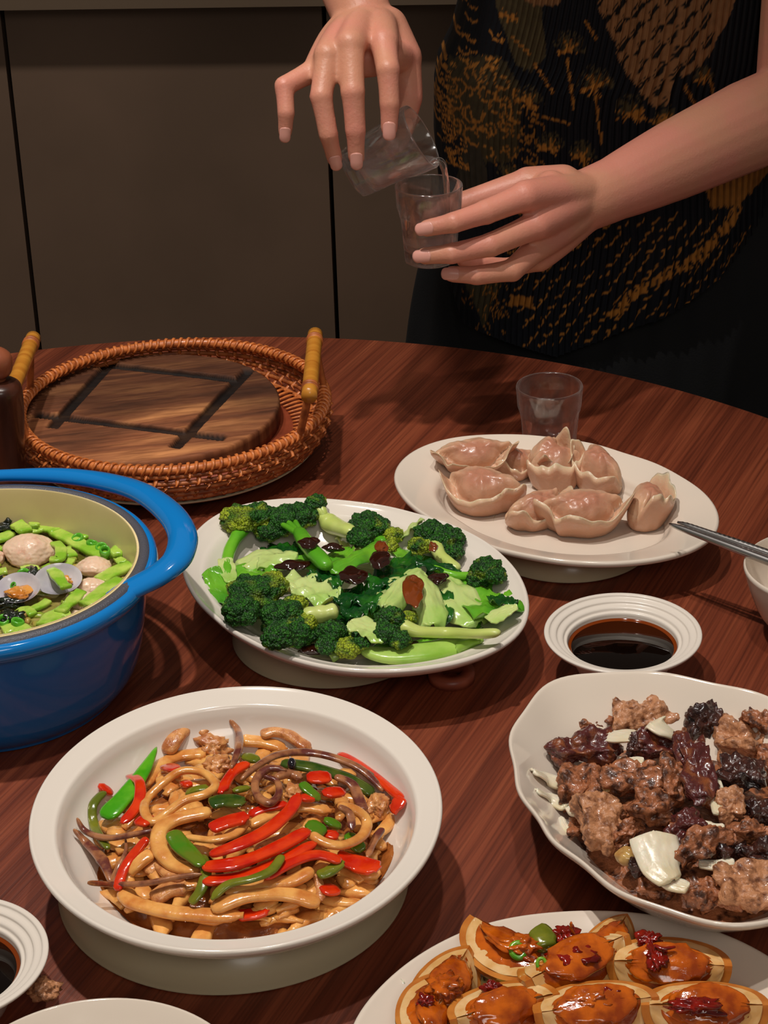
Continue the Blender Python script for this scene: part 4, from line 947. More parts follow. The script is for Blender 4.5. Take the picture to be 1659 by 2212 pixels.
MT = [('dark brown piece by the garlic at the front', MDK, (890, 1745), (85, 60, 45), 20, .006),
 ('brown piece at the front rim under the onion wedge', MBR, (960, 1880), (90, 55, 40), -20, .002),
 ('brown piece at the front wall beneath the cracked slab', MBR, (1380, 1975), (120, 50, 40), -12, .002),
 ('brown scrap between the garlic and the light front chunk', MBR, (720, 1610), (70, 45, 40), -30, .004),
 ('small dark scrap left of the long slanting strip', MDK, (1090, 1690), (60, 60, 45), 0, .008),('light brown crusty chunk at the back of the heap', MLT, (870, 815), (190, 95, 70), 8, .004),
 ('small brown end piece beside the back chunk', MBR, (695, 815), (48, 85, 40), 0, .004),
 ('dark curled crispy piece at the back right of the onion', MDK, (1270, 850), (110, 75, 70), 20, .006),
 ('light brown chunk at upper right', MLT, (1500, 950), (165, 120, 70), -10, .004),
 ('crisp-edged piece behind the upper right chunk', MBR, (1600, 850), (90, 65, 50), -30, .006),
 ('long dark purple-brown piece at upper left', MPU, (525, 1025), (240, 95, 75), 4, .010),
 ('dark purple piece right of the small crisp bit', MPU, (1010, 1010), (180, 78, 60), -8, .009),
 ('large dark glossy slab standing near the centre', MPU, (1228, 1170), (100, 250, 60), 8, .015),
 ('brown piece below the long dark one at the left', MBR, (475, 1235), (110, 120, 70), 0, .009),
 ('ragged brown strip at the left side', MBR, (590, 1260), (45, 105, 50), 8, .009),
 ('dark-edged brown piece in the middle', MBR, (820, 1215), (185, 110, 60), -12, .010),
 ('light brown faceted chunk at front left', MLT, (640, 1480), (130, 165, 80), 12, .011),
 ('reddish brown chunk in the middle front', MBR, (950, 1385), (125, 100, 70), 0, .013),
 ('narrow brown piece left of the dark slab', MBR, (1075, 1220), (58, 140, 50), -5, .010),
 ('dark piece at the right of the dark slab', MDK, (1490, 1180), (150, 105, 60), -15, .012),
 ('small tan rounded piece at the right', MLT, (1430, 1375), (85, 85, 60), 0, .011),
 ('purplish brown piece in front of the dark slab', MPU, (1145, 1490), (105, 90, 60), 0, .010),
 ('long brown strip slanting up at the front right', MBR, (1260, 1610), (220, 68, 60), 33, .013),
 ('folded brown piece at the right of the long strip', MBR, (1540, 1535), (135, 70, 60), 12, .011),
 ('large light brown slab with cracked face at the front', MLT, (1520, 1860), (180, 130, 75), 5, .009),
 ('brown piece left of the cracked slab', MBR, (1245, 1890), (105, 80, 50), 0, .004),
 ('small brown scrap below the middle chunk', MBR, (800, 1520), (100, 55, 50), 10, .008),
 ('very dark piece behind the cracked slab', MDK, (1590, 1665), (95, 55, 50), 10, .010),
 ('crisp brown corner piece at the far left front', MBR, (490, 1490), (55, 65, 40), 0, .006),
 ('small brown crumb piece at the back left', MBR, (560, 880), (68, 32, 25), 0, .001),
 ('small twisted crisp bit between the purple pieces', MDK, (825, 1000), (38, 68, 35), -20, .011),
 ('dark brown piece under the tan rounded one', MDK, (1590, 1400), (90, 75, 50), 20, .008),
 ('brown chunk at the right edge of the frame', MBR, (1720, 1120), (110, 110, 70), 0, .008),
 ('brown chunk beyond the right edge below', MBR, (1790, 1500), (120, 110, 70), 0, .006),
 ('light chunk beyond the right edge in front', MLT, (1840, 1800), (120, 110, 70), 0, .003),
 ('brown scrap under the dark slab', MBR, (1180, 950), (80, 60, 40), 30, .004),
 ('brown piece hidden between the middle chunks', MBR, (700, 1400), (120, 70, 50), 0, .004),
 ('dark piece at the foot of the long strip', MDK, (1430, 1640), (90, 50, 45), 25, .006)]
for i, (lb, m, c, r, an, lf) in enumerate(MT):
    p = on(*z4(c), Hm, lf-.006); k = pxm(p)*.349; e = math.radians(an)
    V, F = blob(p, (r[0]*k*1.08, r[1]*k*1.22, r[2]*k*1.05), ax=(math.cos(e), math.sin(e), .12*math.sin(i)), up=(.2*math.sin(i*2), .25*math.cos(i*3)-.2, 1), amp=.38, fr=1.2, seed=i+20, sub=5, box_=.62, real=[(.0060, 110), (.0022, 300), (.0009, 800)])
    tag(link('meat_piece', V, F, m), lb+' in the scalloped bowl', 'meat')
for lb, c, r, s, lf in [('oily fried garlic clove at the front left', (790, 1690), (75, 62, 58), 1, .007), ('small garlic clove at the left of the dark slab', (660, 1270), (30, 45, 30), 2, .009)]:
    p = on(*z4(c), Hm, lf-.004); k = pxm(p)*.349
    tag(link('garlic_clove', *blob(p, (r[0]*k, r[1]*k*1.1, r[2]*k), amp=.25, seed=s, sub=4), GAR), lb+' in the scalloped bowl', 'garlic')
def onion(pts, ws, label, seed, lift=.006, curl=-.0012, **k):
    leaf(pts, [q*1.25 for q in ws], ONI, label, .0005, lift, 'onion_piece', 'onion', curl, seed, 1, .06, zz=z4, H=Hm, sc_=.349, where=' in the scalloped bowl', th=.0014, **k)
onion([(560, 880), (680, 925), (800, 930), (880, 930)], [70, 110, 120, 60], 'long white onion slice behind the dark pieces', 1, .008)
onion([(880, 930), (950, 850), (1010, 880), (1120, 950)], [40, 130, 150, 70], 'triangular white onion piece with raised tip at the back', 2, .010, lifts=[.006, .018, .016, .008])
onion([(210, 1150), (290, 1190), (390, 1230)], [60, 110, 90], 'white onion slice on the left wall', 3, .004)
onion([(230, 1270), (320, 1320), (420, 1370)], [50, 90, 80], 'white onion slice low on the left wall', 4, .002)
onion([(740, 1080), (810, 1090), (890, 1090)], [50, 90, 60], 'yellowish onion piece between the purple pieces', 5, .006)
onion([(950, 1530), (975, 1620), (1010, 1740), (1080, 1820)], [250, 240, 200, 130], 'big upright white onion wedge at the front', 6, .016, -.004)
onion([(1010, 1820), (1090, 1850), (1170, 1870)], [80, 100, 90], 'flat onion slice end below the big onion wedge', 7, .011)
onion([(1250, 1480), (1310, 1500), (1390, 1500)], [60, 90, 70], 'onion slice right of the purplish piece', 8, .006)
onion([(1330, 1200), (1345, 1300), (1370, 1420)], [50, 90, 80], 'onion slice right of the dark slab', 9, .006)
onion([(1230, 1720), (1350, 1730), (1450, 1710)], [60, 90, 60], 'onion slice behind the cracked slab', 10, .004)
onion([(440, 1370), (465, 1400), (520, 1410)], [70, 60, 40], 'small onion curl at the left front', 11, .010)
onion([(380, 1440), (400, 1500), (450, 1540)], [40, 60, 40], 'thin onion edge on the left front wall', 12, .001)
V = []; F = []; n1, n2 = 14, 60
for j in range(n1+1):
    for i in range(n2):
        a = 2*math.pi*i/n2; r = mR0(a)*.70*(j/n1); x, y = mcn.x+r*math.cos(a), mcn.y+r*math.sin(a)
        e = min(1, (1-j/n1)*4); V.append((x, y, T+(.0275)*(1-e)+e*(Hm(x, y)-.012+.003*mn.noise(Vector((x*80, y*80, 0))))))
for j in range(n1):
    for i in range(n2): F.append((j*n2+i, (j+1)*n2+i, (j+1)*n2+(i+1) % n2, j*n2+(i+1) % n2))
tag(link('meat_bed', V, F, MBR), 'dark fried bits and juices under the meat heap', 'meat', kind='stuff')

# ------------------------------------------------------------------ soy egg wedges
def z5(p): return (740+p[0]*.5539, 1930+p[1]*.5539)
EGGO = mat('soy_egg_skin', lin((196, 116, 36)), .08, col2=lin((160, 84, 24)), scale=60, sss=.3, sssr=(.004,), coat=.7)
EGGC = mat('soy_egg_white', lin((208, 132, 56)), .1, col2=lin((188, 108, 40)), scale=60, sss=.3, sssr=(.004,), coat=.6)
EGGB = mat('egg_cream_band', lin((236, 196, 140)), .12, col2=lin((222, 170, 104)), scale=70, coat=.6, sss=.2, sssr=(.004,))
YOLK = mat('jammy_yolk', lin((206, 100, 16)), .12, col2=lin((150, 60, 12)), scale=70, sss=.2, sssr=(.004,), coat=.7, bump=.5)
CHI = mat('chili_flake', lin((140, 22, 8)), .15, col2=lin((92, 10, 6)), scale=80, coat=.6)
AMB = mat('amber_sauce', lin((190, 100, 24)), .08, coat=.8)
def egg(c, s, ang, label, seed, lift=.0, roll=0, wedge=1.25):
    p0 = at(*z5(c), .030+lift); a_, b_ = .0285*s, .0215*s
    Rt = Matrix.Rotation(ang, 3, 'Z')@Matrix.Rotation(roll, 3, 'X'); t = thing('egg_wedge', p0, label+' on the egg plate', 'egg')
    def P(x, r, f): return p0+Rt@Vector((x, r*math.cos(f)*1.0, r*math.sin(f)))
    # outer skin from angle -pi/2-w to -pi/2+w (faces up at the top ridge)
    f0, f1 = -math.pi/2-wedge/1.35, -math.pi/2+wedge/1.35; nx, nf = 28, 14; V = []; F = []
    prof = [(a_*math.cos(math.pi*i/nx)*-1, b_*math.sin(math.pi*i/nx)**.9) for i in range(nx+1)]
    for x, r in prof:
        r *= 1+.03*mn.noise(Vector((x*80, seed, 0)))
        for j in range(nf+1): V.append(P(x, r, f0+(f1-f0)*j/nf)+Rt@Vector((0, 0, b_*.45)))
    n = nf+1
    for i in range(nx):
        for j in range(nf): F.append((i*n+j, i*n+j+1, (i+1)*n+j+1, (i+1)*n+j))
    link('egg_skin', V, F, EGGO, t)
    for nm, k0, k1, m, pr in (('egg_white', 1.0, .0, EGGC, 0), ('cream_band', .87, 0, EGGB, .0005), ('yolk_face', .70, 0, YOLK, .0016)):
        V = []; F = []
        for f in (f0, f1):
            nrm = Rt@Vector((0, -math.sin(f), math.cos(f)))*(1 if f == f1 else -1); ofs = len(V); nrr = 6
            for x, r in prof:
                for q in range(nrr+1):
                    u = q/nrr; bulge = pr*math.sqrt(max(0, 1-u**2))*math.sqrt(max(0, 1-(x/a_)**2))+(.0008*mn.noise(Vector((x*120+seed, u*4, 2))) if pr else 0)
                    V.append(P(x*k0, r*k0*u, f)+Rt@Vector((0, 0, b_*.45))+nrm*(bulge+(.0004 if pr else 0)))
            for i in range(nx):
                for q in range(nrr):
                    a = ofs+i*(nrr+1)+q; F.append((a, a+1, a+nrr+2, a+nrr+1))
        link(nm, V, F, m, t)
    link('yolk', *blob(p0+Rt@Vector((0, 0, b_*.42)), (a_*.62, b_*.46, b_*.14), ax=Rt@Vector((1, 0, 0)), up=Rt@Vector((0, 0, 1)), amp=.2, fr=2, seed=seed, sub=4, amp2=.08), YOLK, t)
EG = [((640, 255), 1.15, 2.3, 'soy egg wedge at the top left with a chili ring', 0, .35), ((900, 300), 1.25, .55, 'large soy egg wedge at the back with chili paste', .002, .3), ((1035, 215), .85, 1.1, 'amber egg wedge end behind the large one', .001, .3), ((1270, 300), 1.2, -.12, 'soy egg wedge at right topped with a red chili flake', 0, .55), ((400, 390), 1.1, 1.2, 'orange soy egg wedge at the left', 0, .35), ((620, 470), 1.1, .3, 'soy egg wedge at the bottom left centre', .002, .5), ((980, 470), 1.2, .15, 'soy egg wedge at the bottom centre with chili spot', .002, .45), ((1410, 470), 1.2, -.05, 'soy egg wedge at the bottom right', .001, .45), ((330, 500), 1.0, 1.6, 'soy egg wedge at the lower left by the rim', 0, .4)]
for i, (c, s, an, lb, lf, ro) in enumerate(EG): egg(c, s, an, lb, i, lf, ro)
def He(x, y): return .018
for i, (x, y, a, b_, lb) in enumerate([(868, 165, 45, 40, 'dark red chili piece at the top of the egg plate'), (900, 240, 85, 55, 'red chili paste on the large egg wedge'), (1195, 180, 45, 32, 'dried chili flake on top of the right egg wedge'), (1225, 245, 40, 62, 'chili paste trailing below the flake on the right egg'), (1035, 395, 45, 26, 'dark chili spot on the bottom centre egg'), (960, 425, 80, 30, 'orange chili sauce on the bottom centre egg'), (580, 370, 34, 22, 'red chili scrap between the left eggs'), (320, 420, 28, 26, 'dark chili spot on the left egg wedge'), (1380, 440, 100, 40, 'chili sauce on the bottom right egg'), (400, 360, 60, 60, 'orange sauce gloss on the left egg'), (700, 200, 70, 40, 'orange sauce on the top left egg')]):
    p = at(*z5((x, y)), .043); k = pxm(p)*.5539
    tag(link('chili_paste', *blob(p, (a*k, b_*k*1.1, .004 if a > 30 else .003), amp=.7, fr=2.2, seed=i, sub=4, amp2=.3), YOLK if 'orange' in lb else CHI), lb, 'chili')
V, F = tube([at(*z5(p), .048) for p in [(1215, 200), (1250, 215), (1298, 208)]], .0014, .0008, 6); tag(link('chili_strip', V, F, CHI), 'thin chili strip sticking out over the right egg wedge', 'chili')
V, F = tube([at(*z5(p), h) for p, h in [((905, 160), .045), ((890, 135), .050), ((893, 112), .054)]], .0016, .0008, 6); tag(link('chili_strip', V, F, YOLK), 'thin curled scrap standing above the back egg wedge', 'chili')
GRG = mat('scallion_green', lin((120, 170, 40)), .2, col2=lin((76, 140, 26)), scale=80, coat=.4)
for x, y, r, lb in [(685, 222, 36, 'green chili ring with pale seed on the top left egg'), (776, 275, 22, 'small green piece beside the large egg wedge')]:
    p = at(*z5((x, y)), .043); k = pxm(p)*.5539
    t = thing('chili_ring', p, lb, 'chili')
    link('ring', *tube([p+Vector((math.cos(a)*r*k*.75, math.sin(a)*r*k*.75, .002*math.sin(a))) for a in [i*math.pi/6 for i in range(12)]], r*k*.34, r*k*.34, 10, closed=True, n=3), GRG, t)
    link('seed', *blob(p, (r*k*.5, r*k*.5, r*k*.25), sub=2), EGGC, t)
V, F = tube([at(*z5(p), .042) for p in [(748, 150), (775, 170), (798, 215)]], .0075, .005, 12, power=3); tag(link('green_chunk', V, F, OLV), 'pale green chunk at the back of the egg plate', 'scallion')
NAP = mat('napa_leaf', lin((222, 206, 70)), .25, col2=lin((236, 220, 150)), scale=30, coat=.4, bump=.4)
def nleaf(pts, ws, label, s, m=None):
    P = [at(*z5(p), h) for p, h in pts]; k = pxm(P[0])*.5539
    tag(link('cabbage_leaf', *sheet(P, [q*k*.5 for q in ws], .001, 14, .004, 4, seed=s, jag=.2), m or NAP), label, 'cabbage')
nleaf([((960, 380), .022), ((1060, 330), .026), ((1130, 400), .024), ((1200, 480), .022)], [100, 170, 150, 90], 'yellow cabbage leaf between the egg wedges', 1)
nleaf([((500, 260), .018), ((540, 210), .026), ((580, 300), .020)], [60, 90, 60], 'yellow leaf edge behind the top left egg', 2)
nleaf([((1600, 500), .018), ((1640, 460), .026), ((1690, 440), .022)], [90, 120, 90], 'yellow leaf edge at the right of the egg plate', 3)
nleaf([((1060, 160), .020), ((1085, 200), .026), ((1100, 240), .018)], [40, 60, 40], 'yellow leaf edge behind the back egg', 4)
nleaf([((170, 480), .016), ((240, 400), .022), ((300, 350), .022)], [70, 110, 80], 'pale onion petal at the left rim of the egg plate', 5, ONI)
nleaf([((560, 330), .018), ((700, 400), .020), ((850, 420), .018), ((1000, 480), .018)], [130, 220, 220, 150], 'cabbage leaf bedding under the middle egg wedges', 6)
V, F = lathe([(eR(0)*0+.0, .0)]*0+[(1, .0105), (.985, .0135), (0, .0140)], ecn, 100, lambda a: eR(a)*.70); tag(link('amber_sauce', V, F, AMB), 'shallow amber sauce pool under the egg wedges', 'sauce')

# ------------------------------------------------------------------ soup
def z6(p): return (p[0]*.2983, 1000+p[1]*.2983)
BRO = mat('broth', lin((196, 176, 106)), .06, col2=lin((150, 146, 60)), scale=90, coat=.6, trans=.2)
SURF = .067
V, F = lathe([(PR*.93, SURF-.003), (PR*.945, SURF), (0, SURF+.0005)], pc, 90); br_ = link('soup_broth', V, F, BRO); tag(br_, 'greenish beige broth filling the blue pot', 'soup')
CEL = mat('celery', lin((186, 214, 92)), .24, col2=lin((138, 192, 48)), scale=60, bump=.7, bscale=220, coat=.4, sss=.15, sssr=(.003,))
FISH = mat('prawn_ball', lin((240, 206, 178)), .3, col2=lin((206, 140, 112)), scale=110, lo=.55, hi=.8, bump=.4, bscale=300, sss=.3, sssr=(.004,), coat=.4)
NORI = mat('seaweed', lin((16, 22, 18)), .15, col2=lin((36, 46, 30)), scale=100, coat=.7, bump=1, bscale=300)
SHO = mat('clam_outside', lin((150, 104, 62)), .35, col2=lin((84, 54, 34)), scale=50, stretch=(1, 4, 1), coat=.3)
SHI = mat('clam_inside', lin((214, 208, 212)), .15, col2=lin((180, 176, 188)), scale=30, coat=.5)
CLM = mat('clam_meat', lin((226, 156, 68)), .2, col2=lin((200, 120, 40)), scale=60, coat=.5, bump=.5)
SCA = mat('scallion', lin((70, 160, 30)), .2, col2=lin((110, 190, 60)), scale=60, coat=.5)
def Hs(x, y): return SURF
W6 = ' in the soup'
def cel(pts, w_, label, lift=.003, flat=.35, m=CEL, name='celery_slice', cat='celery', power=3.2):
    P = [on(*z6(p), Hs, lift) for p in pts]; k = pxm(P[0])*.2983
    tag(link(name, *tube(P, w_*k/2*1.2, max(.0016, w_*k/2*flat*1.2), 14, n=6, power=4.5, wob=.45, seed=len(pts)+w_, rounded=False, twist=.35*math.sin(w_)), m), label+W6, cat)
cel([(200, 490), (330, 465), (420, 500)], 95, 'wide celery slice above the largest prawn ball', .004)
cel([(400, 500), (520, 560), (640, 620), (790, 680)], 100, 'long celery slice reaching towards the right wall', .004)
cel([(120, 440), (160, 470), (190, 500)], 90, 'celery chunk beside the black seaweed', .010)
cel([(810, 640), (900, 655)], 110, 'short pale celery stub at the right wall', .005, .5)
cel([(720, 850), (830, 790), (950, 740)], 100, 'celery slice right of the right prawn ball', .005)
cel([(620, 1030), (740, 940), (880, 850)], 110, 'large celery slice at the right front', .007)
cel([(430, 1080), (510, 1010), (590, 930)], 80, 'celery slice before the open shell', .008)
cel([(330, 1180), (400, 1110), (500, 1080)], 130, 'broad celery slice at the front', .005)
cel([(330, 750), (400, 800), (450, 870), (480, 900)], 70, 'zigzag celery piece draped over the open shell', .014)
cel([(400, 580), (440, 620), (430, 690), (360, 700)], 74, 'celery piece right of the largest prawn ball', .010)
cel([(20, 1220), (120, 1200), (200, 1240)], 110, 'celery slice at the bottom front of the pot', .003)
cel([(-60, 560), (20, 540), (80, 510)], 90, 'celery slice at the left edge behind the prawn ball', .003)
cel([(250, 440), (240, 460)], 60, 'tiny celery cube at the back', .008)
cel([(230, 1060), (300, 1030), (350, 1000)], 60, 'celery bit between the clam and front slices', .003)
cel([(-60, 820), (0, 790), (50, 780)], 60, 'celery bit above the brown clam at the left edge', .003)
for i, (pts, w_, lb) in enumerate([([(30, 470), (90, 500)], 70, 'celery bit behind the black seaweed'), ([(480, 620), (520, 680)], 70, 'celery bit between the two prawn balls'), ([(520, 700), (480, 760)], 50, 'small celery bit by the open shell'),
  ([(150, 770), (230, 760), (280, 790)], 54, 'thin celery sliver over the centre broth'), ([(560, 480), (640, 540)], 60, 'celery sliver at the back right wall'), ([(600, 960), (520, 940)], 56, 'celery sliver behind the right front slice'),
  ([(120, 1090), (190, 1060), (240, 1100)], 60, 'celery sliver at the front centre'), ([(170, 1250), (240, 1220)], 90, 'celery end at the very front wall'), ([(840, 720), (900, 700)], 70, 'celery end below the pale stub'), ([(0, 640), (-40, 600)], 60, 'celery end at the left frame edge')]):
    cel(pts, w_, lb, .003+.001*(i % 3))
for x, y, w_, h, s, lb, lf in [(205, 640, 190, 118, 1, 'largest pink prawn ball at the left', .006), (685, 762, 138, 82, 2, 'round pink prawn ball at the right', .004), (660, 900, 100, 70, 3, 'prawn ball partly hidden by celery', .002), (600, 1000, 90, 70, 4, 'cream prawn ball wedge before the celery', .002), (560, 1090, 60, 26, 5, 'cream ball edge at the front wall', .001), (-20, 690, 60, 60, 6, 'prawn ball at the left frame edge', .003)]:
    p = on(*z6((x, y)), Hs, lf); k = pxm(p)*.2983
    tag(link('prawn_ball', *blob(p, (w_*k, h*k*1.3, h*k*.9), amp=.22, fr=1.0, seed=s, sub=5, amp2=.02, real=[(.0005, 500)]), FISH), lb+W6, 'prawn ball')
def clam(c, s, ang, pitch, label, inside, meat, seed):
    p0 = on(*z6(c), Hs, .010); k = pxm(p0)*.2983*s; t = thing('clam', p0, label+W6, 'clam')
    Rt = Matrix.Rotation(ang, 3, 'Z')@Matrix.Rotation(pitch, 3, 'X'); V = []; F = []; nr, na = 14, 48
    for side in (0, 1):
        for j in range(nr+1):
            r = j/nr
            for i in range(na):
                a = 2*math.pi*i/na; rr = r*(1+.12*math.cos(a-math.pi/2))*(1-.0*side)
                z = -(1-r*r)*.62*(1-.08*side)+.12+(.008*math.sin(r*50) if side == 0 else .03)
                if j == nr: z = .12
                q = Vector((rr*math.cos(a)*1.15, rr*math.sin(a)*.95, z))*k; V.append(p0+Rt@q)
    n = (nr+1)*na; Vi = V[n:]; Vo = V[:n]
    for j in range(nr):
        for i in range(na): i2 = (i+1) % na; F.append((j*na+i, j*na+i2, (j+1)*na+i2, (j+1)*na+i))
    link('outer_shell', Vo, F, SHO, t); link('inner_shell', Vi, [tuple(reversed(f)) for f in F], inside, t)
    link('clam_meat', *blob(p0+Rt@Vector((meat[0]*k, meat[1]*k, -.12*k)), (.5*k*meat[2], .4*k*meat[2], .2*k), amp=.5, seed=seed, sub=4, amp2=.2), CLM, t)
clam((130, 925), 150, -.45, .38, 'brown ribbed clam with orange meat at the left', SHI, (0, 0, 1.2), 1)
clam((425, 862), 150, .25, .42, 'open clam with white inside and dark rim in the middle', SHI, (.35, .1, .6), 2)
for x, y, w_, h, s, lb in [(50, 450, 120, 56, 1, 'black seaweed clump at the back left'), (240, 815, 62, 58, 2, 'black seaweed between the two clams'), (80, 1110, 80, 44, 3, 'black seaweed at the front left'), (70, 1010, 110, 40, 4, 'black seaweed under the brown clam'), (-30, 900, 60, 60, 5, 'seaweed at the left frame edge')]:
    p = on(*z6((x, y)), Hs, .005); k = pxm(p)*.2983
    tag(link('seaweed', *blob(p, (w_*k, h*k*1.4, h*k*.8), amp=.7, fr=2, seed=s, sub=4, amp2=.4, fr2=6), NORI), lb+W6, 'seaweed')
for x, y, lb, s in [(560, 555, 'dark green scallion ring behind the long celery', 1), (670, 590, 'scallion ring next to the long celery', 1), (735, 622, 'scallion ring near the pale stub', 1), (25, 1145, 'scallion ring at the front left edge', 1), (130, 1160, 'rounded scallion ring at the front', 1.1), (170, 820, 'scallion ring above the brown clam', 1.2), (95, 890, 'scallion bit on the orange clam meat', .5), (760, 640, 'scallion ring against the right wall', .9)]:
    p = on(*z6((x, y)), Hs, .010 if s < 1 else .005); k = pxm(p)*.2983*36*s
    tag(link('scallion_ring', *tube([p+Vector((math.cos(a)*k, math.sin(a)*k, .0012*math.sin(a*1+x))) for a in [i*math.pi/5 for i in range(10)]], k*.3, k*.75, 8, closed=True, n=2), SCA), lb+W6, 'scallion')
crumb = MB()
for i in range(120):
    a = rnd.random()*6.283; r = PR*.86*math.sqrt(rnd.random()); x, y = pc.x+r*math.cos(a), pc.y+r*math.sin(a)
    if x < -.30: continue
    crumb.add(*blob((x, y, T+SURF+rnd.uniform(0, .003)), (rnd.uniform(.002, .005), rnd.uniform(.002, .004), .0025), amp=.5, seed=i, sub=2))
tag(crumb.link('soup_bits', mat('soup_crumb', lin((196, 150, 84)), .3, col2=lin((150, 170, 60)), scale=40, coat=.4)), 'small orange and green crumbs floating in the soup', 'soup', kind='stuff')
V, F = blob((c2.x+.052, c2.y-.012, T+.022), (.009, .007, .005), amp=.6, seed=4, sub=4, amp2=.3); tag(link('fried_scrap', V, F, MLT), 'small fried scrap in the sauce dish at lower left edge', 'food')
# ------------------------------------------------------------------ person
def px3(x, y, Y): return atd(x, y, Y)
caps_ = MB()
def limb(pts, rs, flat=1.0, up=(0, 0, 1), seg=20, n=6):
    """closed tapered limb with rounded ends"""
    P = [Vector(p) for p in pts]
    V, F = tube(P, rs, [r*flat for r in rs], seg, n=n, up=up, rounded=False); caps_.add(V, F)
    caps_.add(*blob(P[0], (rs[0],)*3 if flat == 1 else (rs[0], rs[0]*flat, rs[0]*flat), amp=0, sub=3))
    caps_.add(*blob(P[-1], (rs[-1],)*3 if flat == 1 else (rs[-1], rs[-1]*flat, rs[-1]*flat), amp=0, sub=3))
def ball(p, r): caps_.add(*blob(p, (r, r, r), amp=0, sub=3))
NAILS = []
def finger(J, r, wrist=None, nail=True, view=None):
    P = [px3(*j) for j in J]
    for a, b_, ra, rb in zip(P, P[1:], r, r[1:]):
        limb([a, a.lerp(b_, .5), b_], [ra, (ra+rb)/2*.955, rb], n=3)
    ball(P[1], r[1]*1.05); ball(P[2], r[2]*1.04)
    if nail: NAILS.append((P[-2], P[-1], r[-1], view))
    return P
# --- hand pouring (viewer's left): back of hand to camera, fingers down over the glass
YA = GY
fA = dict(
 index=finger([(829, 92, 1.676), (838, 150, 1.648), (842, 223, 1.640), (841, 278, YA-.031)], [.0115, .0096, .0085, .0070]),
 middle=finger([(757, 96, 1.664), (762, 198, 1.640), (768, 281, 1.634), (770, 341, YA-.034)], [.0117, .0098, .0084, .0068]),
 ring=finger([(708, 120, 1.662), (694, 208, 1.640), (709, 289, 1.633), (723, 343, YA-.030)], [.0108, .0092, .0079, .0066]),
 pinky=finger([(682, 150, 1.668), (614, 186, 1.650), (618, 243, 1.640), (616, 285, 1.640)], [.0098, .0080, .0072, .0060]))
wA = px3(785, 42, 1.745)
for k, rr, rw_ in (('index', .0125, .016), ('middle', .0128, .017), ('ring', .0118, .016), ('pinky', .0105, .015)):
    m_ = fA[k][0]; d = {'index': .012, 'middle': .004, 'ring': -.005, 'pinky': -.013}[k]
    limb([wA+Vector((d, -.004, -.004)), wA.lerp(m_, .5)+Vector((d*.5, 0, .002)), m_], [rw_, (rw_+rr)/2*.98, rr], n=4)
limb([wA.lerp(fA['index'][0], .35), px3(800, 130, 1.69), wA.lerp(fA['pinky'][0], .6)], [.017, .015, .013], n=4)
limb([wA.lerp(fA['ring'][0], .4)+Vector((0, .006, -.014)), px3(770, 135, 1.695), fA['index'][0]+Vector((0, .012, -.012))], [.014, .014, .012], n=4)
thA = [px3(835, 60, 1.738), px3(872, 125, 1.722), px3(884, 210, 1.712), px3(866, 285, 1.706), px3(848, 322, 1.7045)]
limb([thA[0], thA[1]], [.018, .0155], n=4); limb([thA[1], thA[2]], [.0145, .0115], n=4); limb([thA[2], thA[3]], [.0112, .0100], n=4); limb([thA[3], thA[4]], [.0098, .0080], n=4)
limb([thA[1], px3(842, 120, 1.69), fA['index'][0]+Vector((0, .006, -.004))], [.013, .012, .011], n=4)
elA = Vector((-.078, 1.93, T+.505)); shA = Vector((.09, 2.03, T+.66))
limb([wA+Vector((.002, -.002, -.004)), wA.lerp(elA, .15), wA.lerp(elA, .45), wA.lerp(elA, .8), elA], [.0245, .0262, .034, .037, .035], flat=.9, up=(0, -1, .3), n=8)
limb([elA, elA.lerp(shA, .4), shA], [.036, .040, .046], n=6)
# --- hand holding the lower glass (viewer's right)
YB = GY
fB = dict(
 index=finger([(1134, 424, 1.664), (1050, 458, 1.646), (980, 481, YB-.0365), (922, 493, YB-.0335)], [.0125, .0102, .0088, .0072]),
 middle=finger([(1160, 486, 1.664), (1060, 529, 1.643), (975, 548, YB-.0345), (917, 553, YB-.0300)], [.0122, .0100, .0087, .0072]),
 ring=finger([(1160, 535, 1.672), (1106, 584, 1.650), (1030, 595, 1.640), (976, 592, 1.642)], [.0115, .0096, .0082, .0070]),
 pinky=finger([(1165, 560, 1.690), (1100, 578, 1.688), (1040, 572, 1.684), (1000, 562, 1.680)], [.0105, .0085, .0076, .0062], nail=False))
wB = px3(1262, 438, 1.722)
for k, rr, rw_ in (('index', .0135, .0165), ('middle', .0130, .0175), ('ring', .0120, .017), ('pinky', .0110, .015)):
    m_ = fB[k][0]; d = {'index': .010, 'middle': .004, 'ring': -.005, 'pinky': -.012}[k]
    limb([wB+Vector((0, -.002, d)), wB.lerp(m_, .5)+Vector((0, -.001, d*.6)), m_], [rw_, (rw_+rr)/2, rr], n=4)
limb([fB['index'][0].lerp(wB, .45)+Vector((0, .012, .006)), px3(1185, 470, 1.700), fB['pinky'][0].lerp(wB, .3)], [.015, .017, .013], n=4)
thB = [px3(1215, 400, 1.722), px3(1140, 398, 1.722), px3(1045, 426, 1.716), px3(960, 452, 1.7085), px3(908, 460, 1.7065)]
limb([wB, thB[0]], [.020, .0175], n=3); limb([thB[0], thB[1]], [.0178, .0150], n=4); limb([thB[1], thB[2]], [.0140, .0112], n=4); limb([thB[2], thB[3]], [.0112, .0095], n=4); limb([thB[3], thB[4]], [.0095, .0075], n=4)
limb([thB[0].lerp(thB[1], .5), fB['index'][0].lerp(wB, .35)], [.0145, .0140], n=4)
elB = px3(1722, 222, 1.855); 
limb([wB+Vector((-.004, 0, 0)), wB.lerp(elB, .13), wB.lerp(elB, .4), wB.lerp(elB, .75), elB], [.0260, .0275, .0345, .0400, .0390], flat=.92, up=(0, -1, .3), n=8)
shB = Vector((.415, 1.955, T+.63))
